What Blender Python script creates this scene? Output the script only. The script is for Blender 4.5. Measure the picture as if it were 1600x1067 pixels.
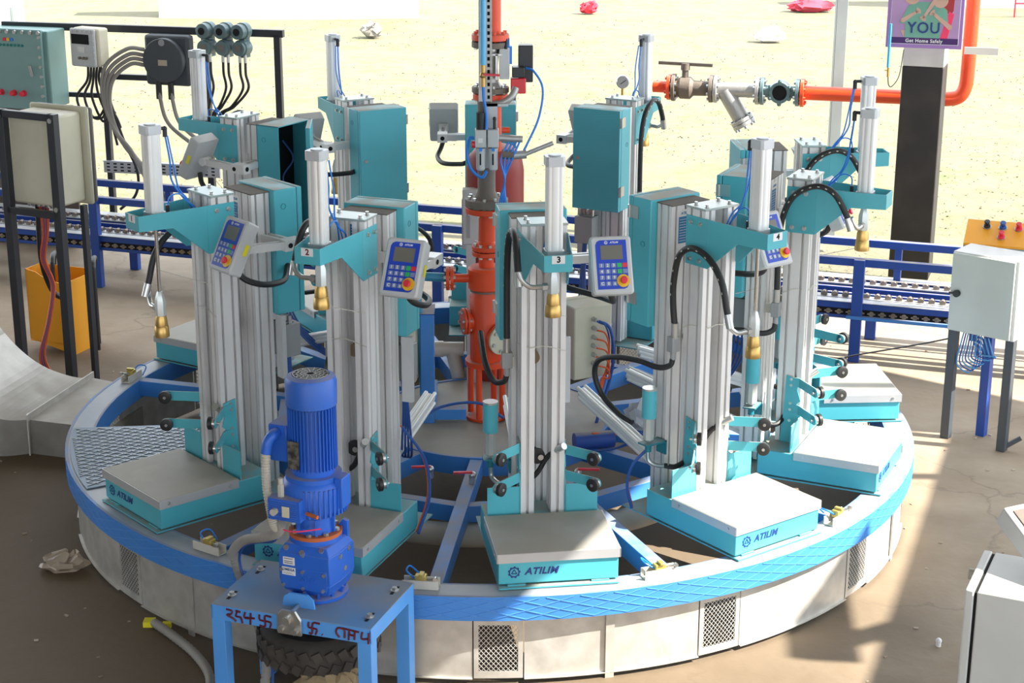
import bpy, math, random
from mathutils import Vector, Matrix, noise
random.seed(7)
R = math.radians
for o in list(bpy.data.objects): bpy.data.objects.remove(o)
scn = bpy.context.scene
col = scn.collection

# ---------------------------------------------------------------- camera
cam_d = bpy.data.cameras.new('camera'); cam = bpy.data.objects.new('camera', cam_d); col.objects.link(cam)
cam_d.sensor_width = 36.0; cam_d.lens = 2745.0/1600*36; cam_d.clip_end = 400
PITCH, ROLL, YAW = .3046, .0026, .0127
fw = Vector((math.sin(YAW)*math.cos(PITCH), math.cos(YAW)*math.cos(PITCH), -math.sin(PITCH)))
rt = fw.cross(Vector((0,0,1))).normalized(); up = rt.cross(fw)
rt2 = rt*math.cos(ROLL)+up*math.sin(ROLL); up2 = up*math.cos(ROLL)-rt*math.sin(ROLL)
m = Matrix((rt2, up2, -fw)).transposed().to_4x4(); m.translation = Vector((0,-6.945,2.83))
cam.matrix_world = m
scn.camera = cam
# ---------------------------------------------------------------- sky, sun, exposure
W = bpy.data.worlds.new('sky'); scn.world = W; W.use_nodes = True
nt = W.node_tree; bg = nt.nodes['Background']
bg.inputs[0].default_value = (.86,.93,1,1); bg.inputs[1].default_value = 2.9
SUN_AZ, SUN_EL = R(74), R(45)
sv = Vector((math.sin(SUN_AZ)*math.cos(SUN_EL), -math.cos(SUN_AZ)*math.cos(SUN_EL), math.sin(SUN_EL)))
sd = bpy.data.lights.new('sun','SUN'); sd.energy = 14; sd.angle = R(.35); sd.color = (1,.95,.86)
so = bpy.data.objects.new('sun', sd); col.objects.link(so); so.rotation_euler = sv.to_track_quat('Z','Y').to_euler(); so.location=(8,-4,9)
vs = scn.view_settings; vs.view_transform='Standard'; vs.look='None'; vs.gamma=1; vs.use_curve_mapping=False; vs.exposure=.3

# ---------------------------------------------------------------- materials
def mat(name, c, rough=.5, metal=0., dirt=None, damt=.3, dscale=6., bump=0., bscale=60., c2=None, vscale=3., spec=.5, dustup=0., em=None):
    M = bpy.data.materials.new(name); M.use_nodes = True; t = M.node_tree; N = t.nodes; L = t.links
    b = N['Principled BSDF']; b.inputs['Roughness'].default_value = rough; b.inputs['Metallic'].default_value = metal
    b.inputs['Specular IOR Level'].default_value = spec
    geo = N.new('ShaderNodeNewGeometry'); tc = N.new('ShaderNodeTexCoord')
    def noi(sc, det=4, co=None):
        n = N.new('ShaderNodeTexNoise'); n.inputs['Scale'].default_value = sc; n.inputs['Detail'].default_value = det
        L.new(co or geo.outputs['Position'], n.inputs['Vector']); return n.outputs['Fac']
    def ramp(f, a, bb):
        r_ = N.new('ShaderNodeMapRange'); r_.inputs[1].default_value = a; r_.inputs[2].default_value = bb; L.new(f, r_.inputs[0]); return r_.outputs[0]
    def mix(f, a, bb):
        x = N.new('ShaderNodeMix'); x.data_type = 'RGBA'
        if isinstance(f, float): x.inputs[0].default_value = f
        else: L.new(f, x.inputs[0])
        for i, v in ((6,a),(7,bb)):
            if isinstance(v, tuple): x.inputs[i].default_value = (*v,1)
            else: L.new(v, x.inputs[i])
        return x.outputs[2]
    cur = mix(ramp(noi(vscale), .35, .65), c, c2 or tuple(v*.86 for v in c))
    if dirt:
        f = ramp(noi(dscale, 8), .62-damt*.5, .78)
        mm = N.new('ShaderNodeMath'); mm.operation='MULTIPLY'; mm.inputs[1].default_value = min(1., damt*1.6); L.new(f, mm.inputs[0])
        cur = mix(mm.outputs[0], cur, dirt)
    if dustup:
        s = N.new('ShaderNodeSeparateXYZ'); L.new(geo.outputs['Normal'], s.inputs[0])
        f = ramp(s.outputs[2], .75, .98); f2 = ramp(noi(9, 6), .2, .62)
        m1 = N.new('ShaderNodeMath'); m1.operation='MULTIPLY'; L.new(f, m1.inputs[0]); L.new(f2, m1.inputs[1])
        m2 = N.new('ShaderNodeMath'); m2.operation='MULTIPLY'; m2.inputs[1].default_value = dustup; L.new(m1.outputs[0], m2.inputs[0])
        cur = mix(m2.outputs[0], cur, (.36,.31,.25))
        rr = N.new('ShaderNodeMapRange'); rr.inputs[3].default_value = rough; rr.inputs[4].default_value = .85; L.new(m2.outputs[0], rr.inputs[0]); L.new(rr.outputs[0], b.inputs['Roughness'])
        mt = N.new('ShaderNodeMapRange'); mt.inputs[3].default_value = metal; mt.inputs[4].default_value = 0; L.new(m2.outputs[0], mt.inputs[0]); L.new(mt.outputs[0], b.inputs['Metallic'])
    L.new(cur, b.inputs['Base Color'])
    if bump:
        bp = N.new('ShaderNodeBump'); bp.inputs['Strength'].default_value = bump; bp.inputs['Distance'].default_value = .01
        L.new(noi(bscale, 6), bp.inputs['Height']); L.new(bp.outputs[0], b.inputs['Normal'])
    if em: b.inputs['Emission Color'].default_value = (*em,1); b.inputs['Emission Strength'].default_value = 1
    return M
TEAL = mat('teal_paint', (.085,.45,.53), .38, dirt=(.1,.38,.43), damt=.15, dustup=.9)
TEALD = mat('teal_dark_paint', (.015,.2,.25), .45, dustup=.5)
ALU = mat('aluminium_profile', (.8,.785,.77), .42, .2, dirt=(.62,.59,.56), damt=.2, vscale=1.5)
ALUC = mat('bright_aluminium', (.86,.85,.83), .35, .25)
GROOVE = mat('profile_groove', (.2,.2,.2), .6)
STEEL = mat('zinc_steel', (.6,.6,.58), .3, .85)
CHROME = mat('chrome_rod', (.8,.8,.8), .12, 1)
BRASS = mat('brass', (.62,.4,.13), .33, .85, dirt=(.3,.2,.1), damt=.2, dscale=30)
DUST = mat('dusty_plate', (.36,.33,.28), .6, .1, c2=(.27,.245,.2), dirt=(.5,.5,.48), damt=.35, dscale=5, vscale=5)
LIP = mat('galvanised_lip', (.55,.55,.55), .45, .4)
RUB = mat('black_rubber', (.018,.018,.018), .5)
RUBB = mat('brown_rubber', (.05,.043,.036), .8, c2=(.085,.07,.055), vscale=20)
BLACK = mat('black_paint', (.02,.021,.024), .4)
HOLE = mat('dark_recess', (.004,.004,.005), .9)
BLUE = mat('bright_blue_paint', (.055,.25,.68), .4, dirt=(.12,.28,.55), damt=.25, dustup=.75)
BLUEM = mat('motor_blue_paint', (.022,.13,.6), .38, dirt=(.06,.18,.5), damt=.2, dustup=.75)
BLUED = mat('deep_blue_paint', (.014,.07,.36), .45, dustup=.85, dirt=(.06,.08,.2), damt=.2)
TABLE = mat('table_blue_paint', (.1,.36,.85), .42, dirt=(.08,.3,.78), damt=.15)
TABT = mat('dusty_blue_plate', (.26,.26,.25), .7, c2=(.2,.21,.22), dirt=(.08,.28,.62), damt=.5, dscale=4)
ORNG = mat('orange_paint', (.8,.075,.015), .38, dustup=.6, c2=(.7,.06,.012))
BRWN = mat('brown_oxide_iron', (.13,.1,.08), .65, c2=(.2,.165,.13), bump=.2)
CREAM = mat('cream_enclosure', (.66,.62,.47), .5, dustup=.55, dirt=(.5,.45,.33), damt=.25)
PVC = mat('old_white_pvc', (.66,.63,.55), .4, dirt=(.4,.34,.25), damt=.4)
GREY = mat('grey_diecast', (.35,.36,.36), .5, .2, dustup=.5)
GREYL = mat('light_grey_enclosure', (.55,.56,.56), .45, dustup=.3)
PANELB = mat('keypad_blue', (.015,.06,.5), .35)
SCREEN = mat('lcd_screen', (.17,.16,.135), .3)
KEYG = mat('key_grey', (.2,.25,.45), .4)
WHITE = mat('white_print', (.8,.8,.8), .5)
GRNK = mat('green_key', (.02,.45,.12), .4)
REDK = mat('red_key', (.75,.03,.06), .35)
YEL = mat('yellow_plastic', (.85,.5,.02), .4)
YELL = mat('yellow_label', (.85,.75,.02), .5)
NAVY = mat('navy_print', (.01,.04,.2), .5)
SHEET = mat('galvanised_sheet', (.62,.6,.56), .36, .4, c2=(.48,.46,.42), dirt=(.52,.47,.38), damt=.35, dscale=5, vscale=14, bump=.12, bscale=5)
SHEETD = mat('dusty_duct_sheet', (.42,.4,.36), .42, .55, c2=(.3,.28,.25), vscale=6, bump=.1, bscale=4, dustup=.6)
FRAMEB = mat('black_frame_paint', (.03,.033,.042), .4, dustup=.3)
ORYEL = mat('orange_yellow_paint', (.95,.4,.015), .45)
PNLG = mat('sage_green_panel', (.2,.34,.32), .5, c2=(.17,.3,.29))
PNLGD = mat('dark_slate_casting', (.06,.07,.08), .5)
GAUG = mat('grey_green_casting', (.12,.19,.2), .4)
WBOX = mat('shaded_white_paint', (.56,.6,.56), .5, dirt=(.45,.45,.38), damt=.15)  # white door paint with the grey-green of its shaded side put into the colour
REDT = mat('faded_red_tank', (.35,.04,.03), .5, dustup=.4)
HB = mat('blue_hose', (.02,.22,.75), .35)
HBD = mat('dark_blue_cable', (.02,.09,.35), .45)
HO = mat('orange_wire', (.8,.12,.03), .45)
HGY = mat('grey_conduit', (.3,.28,.25), .7)
HBG = mat('beige_conduit', (.5,.47,.4), .7)
WIRE = mat('white_twine', (.6,.58,.5), .8)
MAROON = mat('maroon_paint', (.12,.006,.02), .45)
RUST = mat('rust_orange', (.5,.12,.03), .7)
TYRE = mat('tyre_rubber', (.03,.026,.023), .85, c2=(.07,.058,.048), vscale=8)
PILB = mat('black_concrete_paint', (.02,.017,.015), .6, dirt=(.05,.04,.033), damt=.4)
PILW = mat('white_concrete_paint', (.62,.6,.56), .8, dirt=(.5,.48,.42), damt=.4)
GREYP = mat('grey_green_post_paint', (.3,.34,.34), .5)
PURP = mat('purple_print', (.36,.2,.5), .6); LILAC = mat('lilac_print', (.45,.28,.5), .6); DPURP = mat('dark_purple_print', (.06,.015,.13), .6)
MINT = mat('mint_print', (.17,.4,.31), .6); SKIN = mat('pale_print', (.6,.38,.3), .6); HAIR = mat('red_hair_print', (.4,.03,.04), .6); PINK = mat('pink_print', (.9,.05,.15), .6); DHAIR = mat('dark_hair_print', (.05,.01,.015), .6)
STRAINER = mat('cast_steel_strainer', (.5,.49,.47), .45, .6, bump=.2)
CHAIN = mat('worn_chain_steel', (.36,.3,.24), .5, .5, c2=(.22,.18,.14), vscale=25)
BAG = mat('clear_brown_film', (.4,.32,.24), .3); STRAW = mat('straw_sacking', (.4,.3,.17), .95, bump=.8, bscale=40)
LBAG = mat('white_film', (.7,.72,.74), .3)
TREAD = mat('mesh_plate_grey', (.2,.25,.32), .5, .3)
def glass(n, c=(.95,.97,1), a=.25):
    M = mat(n, c, .08); b = M.node_tree.nodes['Principled BSDF']; b.inputs['Transmission Weight'].default_value = .9; b.inputs['IOR'].default_value=1.3; return M
GLS = glass('clear_bowl')

# ---------------------------------------------------------------- mesh builder
def V3(p): return Vector(p)
def smooth(path, n=6):
    P = [V3(p) for p in path]
    if len(P) < 3: return P
    P = [P[0]*2-P[1]]+P+[P[-1]*2-P[-2]]; out = []
    for i in range(1, len(P)-2):
        for k in range(n):
            t = k/n; a,b,c,d = P[i-1],P[i],P[i+1],P[i+2]
            out.append(.5*((2*b)+(c-a)*t+(2*a-5*b+4*c-d)*t*t+(3*b-a-3*c+d)*t**3))
    out.append(P[-2]); return out
class MB:
    def __init__(s): s.v=[]; s.f=[]; s.T=None
    def add(s, vs_, fs):
        o = len(s.v)
        s.v += [tuple(s.T @ V3(p)) if s.T else tuple(p) for p in vs_]
        s.f += [tuple(i+o for i in f) for f in fs]; return s
    def box(s, a, b):
        x0,y0,z0 = a; x1,y1,z1 = b
        return s.add([(x0,y0,z0),(x1,y0,z0),(x1,y1,z0),(x0,y1,z0),(x0,y0,z1),(x1,y0,z1),(x1,y1,z1),(x0,y1,z1)],
                     [(0,3,2,1),(4,5,6,7),(0,1,5,4),(1,2,6,5),(2,3,7,6),(3,0,4,7)])
    def prism(s, A, B):
        n = len(A)
        return s.add(list(A)+list(B), [tuple(range(n-1,-1,-1)), tuple(range(n,2*n))]+[(i,(i+1)%n,n+(i+1)%n,n+i) for i in range(n)])
    def ext(s, poly, z0, z1): return s.prism([(x,y,z0) for x,y in poly], [(x,y,z1) for x,y in poly])
    def bar(s, p, q, w, h, upv=(0,0,1)):
        p=V3(p); q=V3(q); d=(q-p).normalized(); sd_=d.cross(V3(upv)).normalized(); u_=sd_.cross(d)
        A=[p+sd_*a*w/2+u_*b*h/2 for a,b in ((-1,-1),(1,-1),(1,1),(-1,1))]
        return s.prism(A, [a+(q-p) for a in A])
    def cyl(s, p, q, r, r2=None, n=16):
        return s.lathe(p, q, [(r,0),(r if r2 is None else r2,1)], n, True)
    def lathe(s, p, q, prof, n=16, frac=False):
        p=V3(p); q=V3(q); d=q-p; Ln=d.length; d.normalize()
        a = d.cross(Vector((0,0,1)) if abs(d.z)<.9 else Vector((1,0,0))).normalized(); b = d.cross(a)
        vs_=[]; m_=len(prof)
        for r_,t in prof:
            c = p+d*(t*Ln if frac else t)
            for k in range(n):
                w = 2*math.pi*(k+.5)/n; vs_.append(c+(a*math.cos(w)+b*math.sin(w))*r_)
        fs=[tuple(range(n-1,-1,-1)), tuple((m_-1)*n+k for k in range(n))]
        for i in range(m_-1):
            for k in range(n): fs.append((i*n+k, i*n+(k+1)%n, (i+1)*n+(k+1)%n, (i+1)*n+k))
        # orientation of caps
        return s.add(vs_, fs)
    def tube(s, path, r, n=8, sm=6, rf=None):
        P = smooth(path, sm) if sm else [V3(p) for p in path]
        t0 = (P[1]-P[0]).normalized(); a = t0.cross(Vector((.3,.2,1))).normalized(); vs_=[]
        for i,p in enumerate(P):
            t = (P[min(i+1,len(P)-1)]-P[max(i-1,0)])
            if t.length < 1e-9: t = t0.copy()
            t.normalize()
            a = (a - t*a.dot(t)).normalized(); b = t.cross(a); rr = r if rf is None else rf(i)*r
            for k in range(n):
                w=2*math.pi*k/n; vs_.append(p+(a*math.cos(w)+b*math.sin(w))*rr)
        fs=[tuple(range(n-1,-1,-1)), tuple((len(P)-1)*n+k for k in range(n))]
        for i in range(len(P)-1):
            for k in range(n): fs.append((i*n+k, i*n+(k+1)%n, (i+1)*n+(k+1)%n, (i+1)*n+k))
        return s.add(vs_, fs)
    def ring(s, c, r0, r1, z0, z1, a0=0, a1=360, n=48):
        # a measured from -Y toward +X
        full = abs(a1-a0) >= 359.9; cnt = n if full else n+1; vs_=[]; fs=[]
        for k in range(cnt):
            w = R(a0+(a1-a0)*k/n); sx,cy = math.sin(w), -math.cos(w)
            for r_,z in ((r0,z0),(r1,z0),(r1,z1),(r0,z1)): vs_.append((c[0]+r_*sx, c[1]+r_*cy, z))
        for k in range(n):
            A=k*4; B=((k+1)%cnt)*4
            for j in range(4): fs.append((A+j, B+j, B+(j+1)%4, A+(j+1)%4))
        if not full: fs += [(3,2,1,0), tuple(n*4+j for j in range(4))]
        return s.add(vs_, fs)
    def sphere(s, c, r, n=12, sc=(1,1,1)):
        c=V3(c); prof=[]
        vs_=[];m_=n//2+1
        for i in range(m_):
            ph = math.pi*i/(m_-1)
            for k in range(n): w=2*math.pi*k/n; vs_.append((c.x+r*sc[0]*math.sin(ph)*math.cos(w), c.y+r*sc[1]*math.sin(ph)*math.sin(w), c.z+r*sc[2]*math.cos(ph)))
        fs=[]
        for i in range(m_-1):
            for k in range(n): fs.append((i*n+k,(i+1)*n+k,(i+1)*n+(k+1)%n,i*n+(k+1)%n))
        return s.add(vs_, fs)
    def mesh(s, name, m_):
        me = bpy.data.meshes.new(name); me.from_pydata(s.v, [], s.f)
        me.validate(); 
        import bmesh
        b = bmesh.new(); b.from_mesh(me); bmesh.ops.recalc_face_normals(b, faces=b.faces); b.to_mesh(me); b.free()
        me.shade_smooth(); me.set_sharp_from_angle(angle=R(32)); me.materials.append(m_); return me
    def build(s, name, m_, parent=None, bev=0, loc=None, rot=None):
        o = bpy.data.objects.new(name, s.mesh(name, m_)); col.objects.link(o)
        if parent: o.parent = parent
        if bev:
            bm_ = o.modifiers.new('bevel','BEVEL'); bm_.width = bev; bm_.segments = 2; bm_.limit_method='ANGLE'; bm_.angle_limit=R(40)
        if loc: o.location = loc
        if rot: o.rotation_euler = rot
        return o
def thing(name, label, cat, loc=(0,0,0), rz=0, group=None, rot=None):
    o = bpy.data.objects.new(name, None); col.objects.link(o); o.location = loc; o.rotation_euler = rot or (0,0,rz)
    o.empty_display_size=.05
    o['label']=label; o['category']=cat
    if group: o['group']=group
    return o
def tag(o, label, cat, group=None):
    o['label']=label; o['category']=cat
    if group: o['group']=group
    return o
def struct(name, mb, m_, label, cat, bev=0):
    o = mb.build(name, m_, None, bev); o['kind']='structure'; o['label']=label; o['category']=cat; return o
_tc = {}
def text_mesh(s, size, m_, bold=0., shear=0., thick=.0006, align='CENTER', sx=1):
    key=(s,size,m_.name,bold,shear,align,sx)
    if key in _tc: return _tc[key]
    cu = bpy.data.curves.new('t','FONT'); cu.body=s; cu.size=size; cu.offset=bold; cu.shear=shear; cu.extrude=thick; cu.align_x=align; cu.align_y='CENTER'; cu.resolution_u=3; cu.space_character=1.08
    o = bpy.data.objects.new('t', cu); col.objects.link(o)
    dg = bpy.context.evaluated_depsgraph_get(); me = bpy.data.meshes.new_from_object(o.evaluated_get(dg)); bpy.data.objects.remove(o)
    me.materials.clear(); me.materials.append(m_)
    for v in me.vertices: v.co.x *= sx
    _tc[key]=me; return me
def text(s, name, size, m_, parent, M, **k):
    o = bpy.data.objects.new(name, text_mesh(s,size,m_,**k)); col.objects.link(o); o.parent=parent; o.matrix_local = M; return o
def frame(origin, x, y):  # matrix from origin, x axis and y axis
    x=V3(x).normalized(); y=V3(y).normalized(); z=x.cross(y)
    M=Matrix((x,y,z)).transposed().to_4x4(); M.translation=V3(origin); return M

# ================================================================ SETTING
CD = R(-18.9)                       # direction of the roller conveyor
cdir = Vector((math.cos(CD), math.sin(CD), 0)); cnor = Vector((-math.sin(CD), math.cos(CD), 0))
C0 = Vector((0, 2.38, 0))           # point on its near rail
def cpt(s, t, z): p = C0+cdir*s+cnor*t; return (p.x, p.y, z)
# floor slab up to just beyond the conveyor
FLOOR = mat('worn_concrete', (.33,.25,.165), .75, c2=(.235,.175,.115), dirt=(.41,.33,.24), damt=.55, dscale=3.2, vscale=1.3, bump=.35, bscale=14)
_t = FLOOR.node_tree; _b = _t.nodes['Principled BSDF']; _old = _b.inputs['Base Color'].links[0].from_socket
_g = _t.nodes.new('ShaderNodeNewGeometry'); _v = _t.nodes.new('ShaderNodeTexVoronoi'); _v.feature='DISTANCE_TO_EDGE'; _v.inputs['Scale'].default_value = .75
_n = _t.nodes.new('ShaderNodeTexNoise'); _n.inputs['Scale'].default_value=4; _n.inputs['Detail'].default_value=8
_a = _t.nodes.new('ShaderNodeVectorMath'); _a.operation='SCALE'; _a.inputs[3].default_value=.35
_a2 = _t.nodes.new('ShaderNodeVectorMath'); _a2.operation='ADD'
_t.links.new(_g.outputs['Position'], _n.inputs['Vector']); _t.links.new(_n.outputs['Color'], _a.inputs[0]); _t.links.new(_a.outputs[0], _a2.inputs[0]); _t.links.new(_g.outputs['Position'], _a2.inputs[1]); _t.links.new(_a2.outputs[0], _v.inputs['Vector'])
_r = _t.nodes.new('ShaderNodeMapRange'); _r.inputs[1].default_value=0; _r.inputs[2].default_value=.008; _r.inputs[3].default_value=.45; _r.inputs[4].default_value=0
_t.links.new(_v.outputs['Distance'], _r.inputs[0])
_x = _t.nodes.new('ShaderNodeMix'); _x.data_type='RGBA'; _t.links.new(_r.outputs[0], _x.inputs[0]); _t.links.new(_old, _x.inputs[6]); _x.inputs[7].default_value=(.14,.11,.08,1); _t.links.new(_x.outputs[2], _b.inputs['Base Color'])
# dirt trodden over the slab on the loading side, an uneven brown stain
def patch(cx, cy, rad, edge, colr, fac, ns):
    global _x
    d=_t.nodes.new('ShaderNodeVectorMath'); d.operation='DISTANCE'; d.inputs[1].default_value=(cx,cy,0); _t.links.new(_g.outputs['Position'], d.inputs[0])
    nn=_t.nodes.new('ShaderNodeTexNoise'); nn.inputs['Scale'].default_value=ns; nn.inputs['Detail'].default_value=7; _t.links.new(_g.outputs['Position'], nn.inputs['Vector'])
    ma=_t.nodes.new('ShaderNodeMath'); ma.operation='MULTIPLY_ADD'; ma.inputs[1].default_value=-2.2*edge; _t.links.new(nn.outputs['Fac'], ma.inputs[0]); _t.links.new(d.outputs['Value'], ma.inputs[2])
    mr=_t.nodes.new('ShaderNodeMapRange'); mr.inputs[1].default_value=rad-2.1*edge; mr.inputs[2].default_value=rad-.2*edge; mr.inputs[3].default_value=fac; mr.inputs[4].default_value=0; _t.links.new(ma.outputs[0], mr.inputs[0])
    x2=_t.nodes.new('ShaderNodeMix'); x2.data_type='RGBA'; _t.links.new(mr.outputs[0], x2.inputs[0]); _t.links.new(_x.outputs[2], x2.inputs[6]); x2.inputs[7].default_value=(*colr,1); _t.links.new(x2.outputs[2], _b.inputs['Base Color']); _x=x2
patch(-2.9,-2.6,4.4,.9,(.1,.064,.032),.93,1.1)
patch(0,0,1.9,.25,(.15,.11,.07),.8,2.5)  # browner disc centred under the carousel, uneven rim
A=[cpt(-12,.75,0),cpt(9,.75,0)]
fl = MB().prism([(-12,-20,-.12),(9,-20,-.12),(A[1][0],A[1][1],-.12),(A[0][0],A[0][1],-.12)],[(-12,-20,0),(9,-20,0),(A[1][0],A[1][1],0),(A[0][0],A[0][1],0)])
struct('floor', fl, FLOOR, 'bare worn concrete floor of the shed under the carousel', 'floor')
gr=MB()
for k in range(260):
    x=random.uniform(-2.6,2.6); y=random.uniform(-3.0,2.0)
    if math.hypot(x,y)<1.8 and random.random()<.6: continue
    r_=random.uniform(.003,.009); an=random.random()*3
    gr.bar((x-r_*math.cos(an),y-r_*math.sin(an),r_*.3),(x+r_*math.cos(an),y+r_*math.sin(an),r_*.3),r_,r_*.6)
g=gr.build('floor_grit',mat('pale_grit',(.5,.44,.35),.9,c2=(.2,.14,.08),vscale=4)); g['kind']='stuff'; tag(g,'scattered grit and crumbs on the concrete floor around the carousel','grit')
# grass field
GRASS = mat('dry_grass', (.15,.128,.075), .9, c2=(.095,.115,.035), vscale=1.9, dirt=(.165,.145,.1), damt=.9, dscale=8, bump=1, bscale=25)
def gz(x,y): return -.06+.05*noise.noise(Vector((x*.35,y*.35,0)))
NX,NY=70,60; gm=MB(); vv=[];ff=[]
for j in range(NY+1):
    for i in range(NX+1):
        x=-22+44*i/NX; y=1.2+34*j/NY
        t=(Vector((x,y,0))-C0).dot(cnor)
        vv.append((x,y,gz(x,y)-(.0 if t>.8 else .12)))
for j in range(NY):
    for i in range(NX): a=j*(NX+1)+i; ff.append((a,a+1,a+NX+2,a+NX+1))
gm.add(vv,ff)
struct('grass_field', gm, GRASS, 'sun-bleached dry grass field beyond the conveyor', 'ground')
# blades standing on it, nobody could count them
BLADE = mat('grass_blades', (.155,.13,.07), .9, c2=(.095,.12,.032), vscale=1.9, dirt=(.18,.16,.11), damt=.6, dscale=3)
gb = MB(); vv=[];ff=[]
for k in range(42000):
    y = 3.2+13.0*random.random()**1.5; x = random.uniform(-.36,.36)*(y+7.5)
    if x<-5.2 and y>13: continue
    if (Vector((x,y,0))-C0).dot(cnor) < .85: continue
    if noise.noise(Vector((x*.8,y*.8,3)))+random.uniform(-.35,.35) < -.02: continue
    h=random.uniform(.006,.022); w=random.uniform(.008,.02); an=random.uniform(0,6.28); dx,dy=math.cos(an)*w,math.sin(an)*w; lx,ly=random.uniform(-.05,.05),random.uniform(-.05,.05)
    z=gz(x,y)-.01; o=len(vv); vv+= [(x-dx,y-dy,z),(x+dx,y+dy,z),(x+lx,y+ly,z+h)]; ff.append((o,o+1,o+2))
gb.v=vv; gb.f=ff
me=bpy.data.meshes.new('grass_blades'); me.from_pydata(vv,[],ff); me.materials.append(BLADE)
g=bpy.data.objects.new('grass_blades',me); col.objects.link(g); g['kind']='stuff'; tag(g,'short pale dry grass growing on the field behind the machines','grass')
# far white building plinths
FARW = mat('whitewash', (.82,.8,.77), .9, dirt=(.7,.67,.6), damt=.2)
struct('wall_back', MB().box((-4.35,16.4,-.1),(-.95,16.7,1.2)), FARW, 'white wall of a building beyond the grass, top left centre', 'wall')
struct('wall_right', MB().box((6.3,17.6,-.1),(12,17.9,2.2)), FARW, 'white wall of a far building at the top right corner', 'wall')
struct('wall_left', MB().box((-9,13.2,-.1),(-5.35,13.5,2.2)), FARW, 'white wall of a far building at the top left corner', 'wall')
# shed roof, out of view: sheets cut and extended to drop shade and a sunlit strip
ROOFM = mat('corrugated_roof', (.45,.46,.46), .5, .3)
RZ = 4.6
off = Vector((sv.x/sv.z*RZ, sv.y/sv.z*RZ, 0))
def sheet(name, pts, label):
    m_=MB(); m_.prism([(x+off.x,y+off.y,RZ) for x,y in pts],[(x+off.x,y+off.y,RZ+.03) for x,y in pts])
    o=struct(name,m_,ROOFM,label,'roof'); return o
# ground shadow outlines
sheet('shade_roof', [(-24,-20),(-8,-20),(-.93,-3.2),(.2,-.8),(1.02,.75),(1.9,.66),(2.6,1.07),(2.02,1.54),(-1.0,4.2),(-24,8)], 'unseen roof sheets at the left, cut and extended to cast the shade')
sheet('shade_roof_2', [(-6.8,-20),(10,-20),(10,-3.5),(2.6,1.07),(1.9,.66),(2.15,.65),(1.99,.21),(1.41,-1.375),(.78,-3.1)], 'unseen roof sheets at the right, cut to cast the shade')
for k,(a,b,w) in enumerate((((1.06,-1.55),(1.12,-1.0),.17),((.75,-2.9),(.95,-1.9),.12),((1.0,-1.5),(2.0,-.95),.05),((.9,.15),(2.05,.12),.05))):
    struct('ceiling_beam', MB().bar((a[0]+off.x,a[1]+off.y,RZ-.08),(b[0]+off.x,b[1]+off.y,RZ-.08),w,.08), BLUED, 'roof purlin crossing the open bay', 'beam')
struct('shade_wall', MB().box((-12.2,-20,-.1),(-12,1,RZ)), ROOFM, 'unseen wall added at the left to darken that side', 'wall')  # added wall, out of view, keeps side light off the left floor
# concrete pillar
pl=thing('pillar','square concrete pillar, black below and white above, under the purple poster','pillar',(2.57,3.42,0),R(-20)); pl['kind']='structure'
MB().box((-.12,-.11,0),(.12,.11,1.285)).build('black_band',PILB,pl,.006)
MB().box((-.12,-.11,1.285),(.12,.11,4.55)).build('white_band',PILW,pl,.006)
# grey steel post behind
o=MB().box((-.035,-.03,0),(.035,.03,4.6)).build('steel_post',GREYP,None,.003,loc=(2.21,4.2,0)); tag(o,'thin grey-green steel post standing in the grass left of the pillar','post')

# ================================================================ CAROUSEL
RH=.33
ca = thing('carousel_ring','large blue rotating ring frame with radial beams carrying the filling stations','carousel',(0,-.03,0))
RO=1.73
MB().ring((0,0),RO-.012,RO,RH-.085,RH,n=128).build('outer_band',BLUE,ca)
MB().ring((0,0),RO-.095,RO-.012,RH-.008,RH-.001,n=128).build('rim_flange',mat('worn_rim_paint',(.33,.36,.42),.5,.2,dirt=(.42,.42,.42),damt=.6,dscale=8),ca)
MB().ring((0,0),RO-.105,RO-.095,RH-.085,RH-.001,n=128).build('inner_web',BLUE,ca)
# raised diamond ribs on the band
rb=MB(); nseg=96
for k in range(nseg):
    for sg in (1,-1):
        a0=360*k/nseg; a1=a0+sg*9.0; n_=6; pts=[]
        for q in range(n_+1):
            w=R(a0+(a1-a0)*q/n_); z=RH-.08+.075*q/n_; pts.append((math.sin(w)*(RO+.0006),-math.cos(w)*(RO+.0006),z))
        for q in range(n_): rb.bar(pts[q],pts[q+1],.002,.0022)
rbo=rb.build('tread_ribs',mat('rib_paint',(.09,.3,.72),.5),ca); rbo['kind']='stuff'
# hub
MB().ring((0,0),.02,.49,RH-.012,RH,n=64).build('hub_plate',DUST,ca)
MB().ring((0,0),.485,.5,RH-.07,RH+.004,n=64).build('hub_rim',BLUE,ca)
ST={1:-49.9,2:-21.3,3:7.6,4:36.1,5:64.3,6:93.0,7:151.3,8:180.,9:209.0,10:237.8}
SP=[-64.5,-35.6,-6.5,21.2,49.8,78.6,107,136.5,165.6,194.5,223.4,252.5]
for a in SP:
    w=R(a); u=Vector((math.sin(w),-math.cos(w),0)); t=Vector((math.cos(w),math.sin(w),0))
    o=MB().bar(u*.49+Vector((0,0,RH-.036)),u*(RO-.1)+Vector((0,0,RH-.036)),.05,.07).build('radial_beam',BLUE,ca,.002)
# chord beams forming the inner ring
ch=[(math.sin(R(a))*.93,-math.cos(R(a))*.93) for a in SP]
for i in range(len(ch)):
    p,q=ch[i],ch[(i+1)%len(ch)]
    MB().bar((p[0],p[1],RH-.045),(q[0],q[1],RH-.045),.045,.065).build('cross_beam',BLUE,ca,.002)
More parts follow.
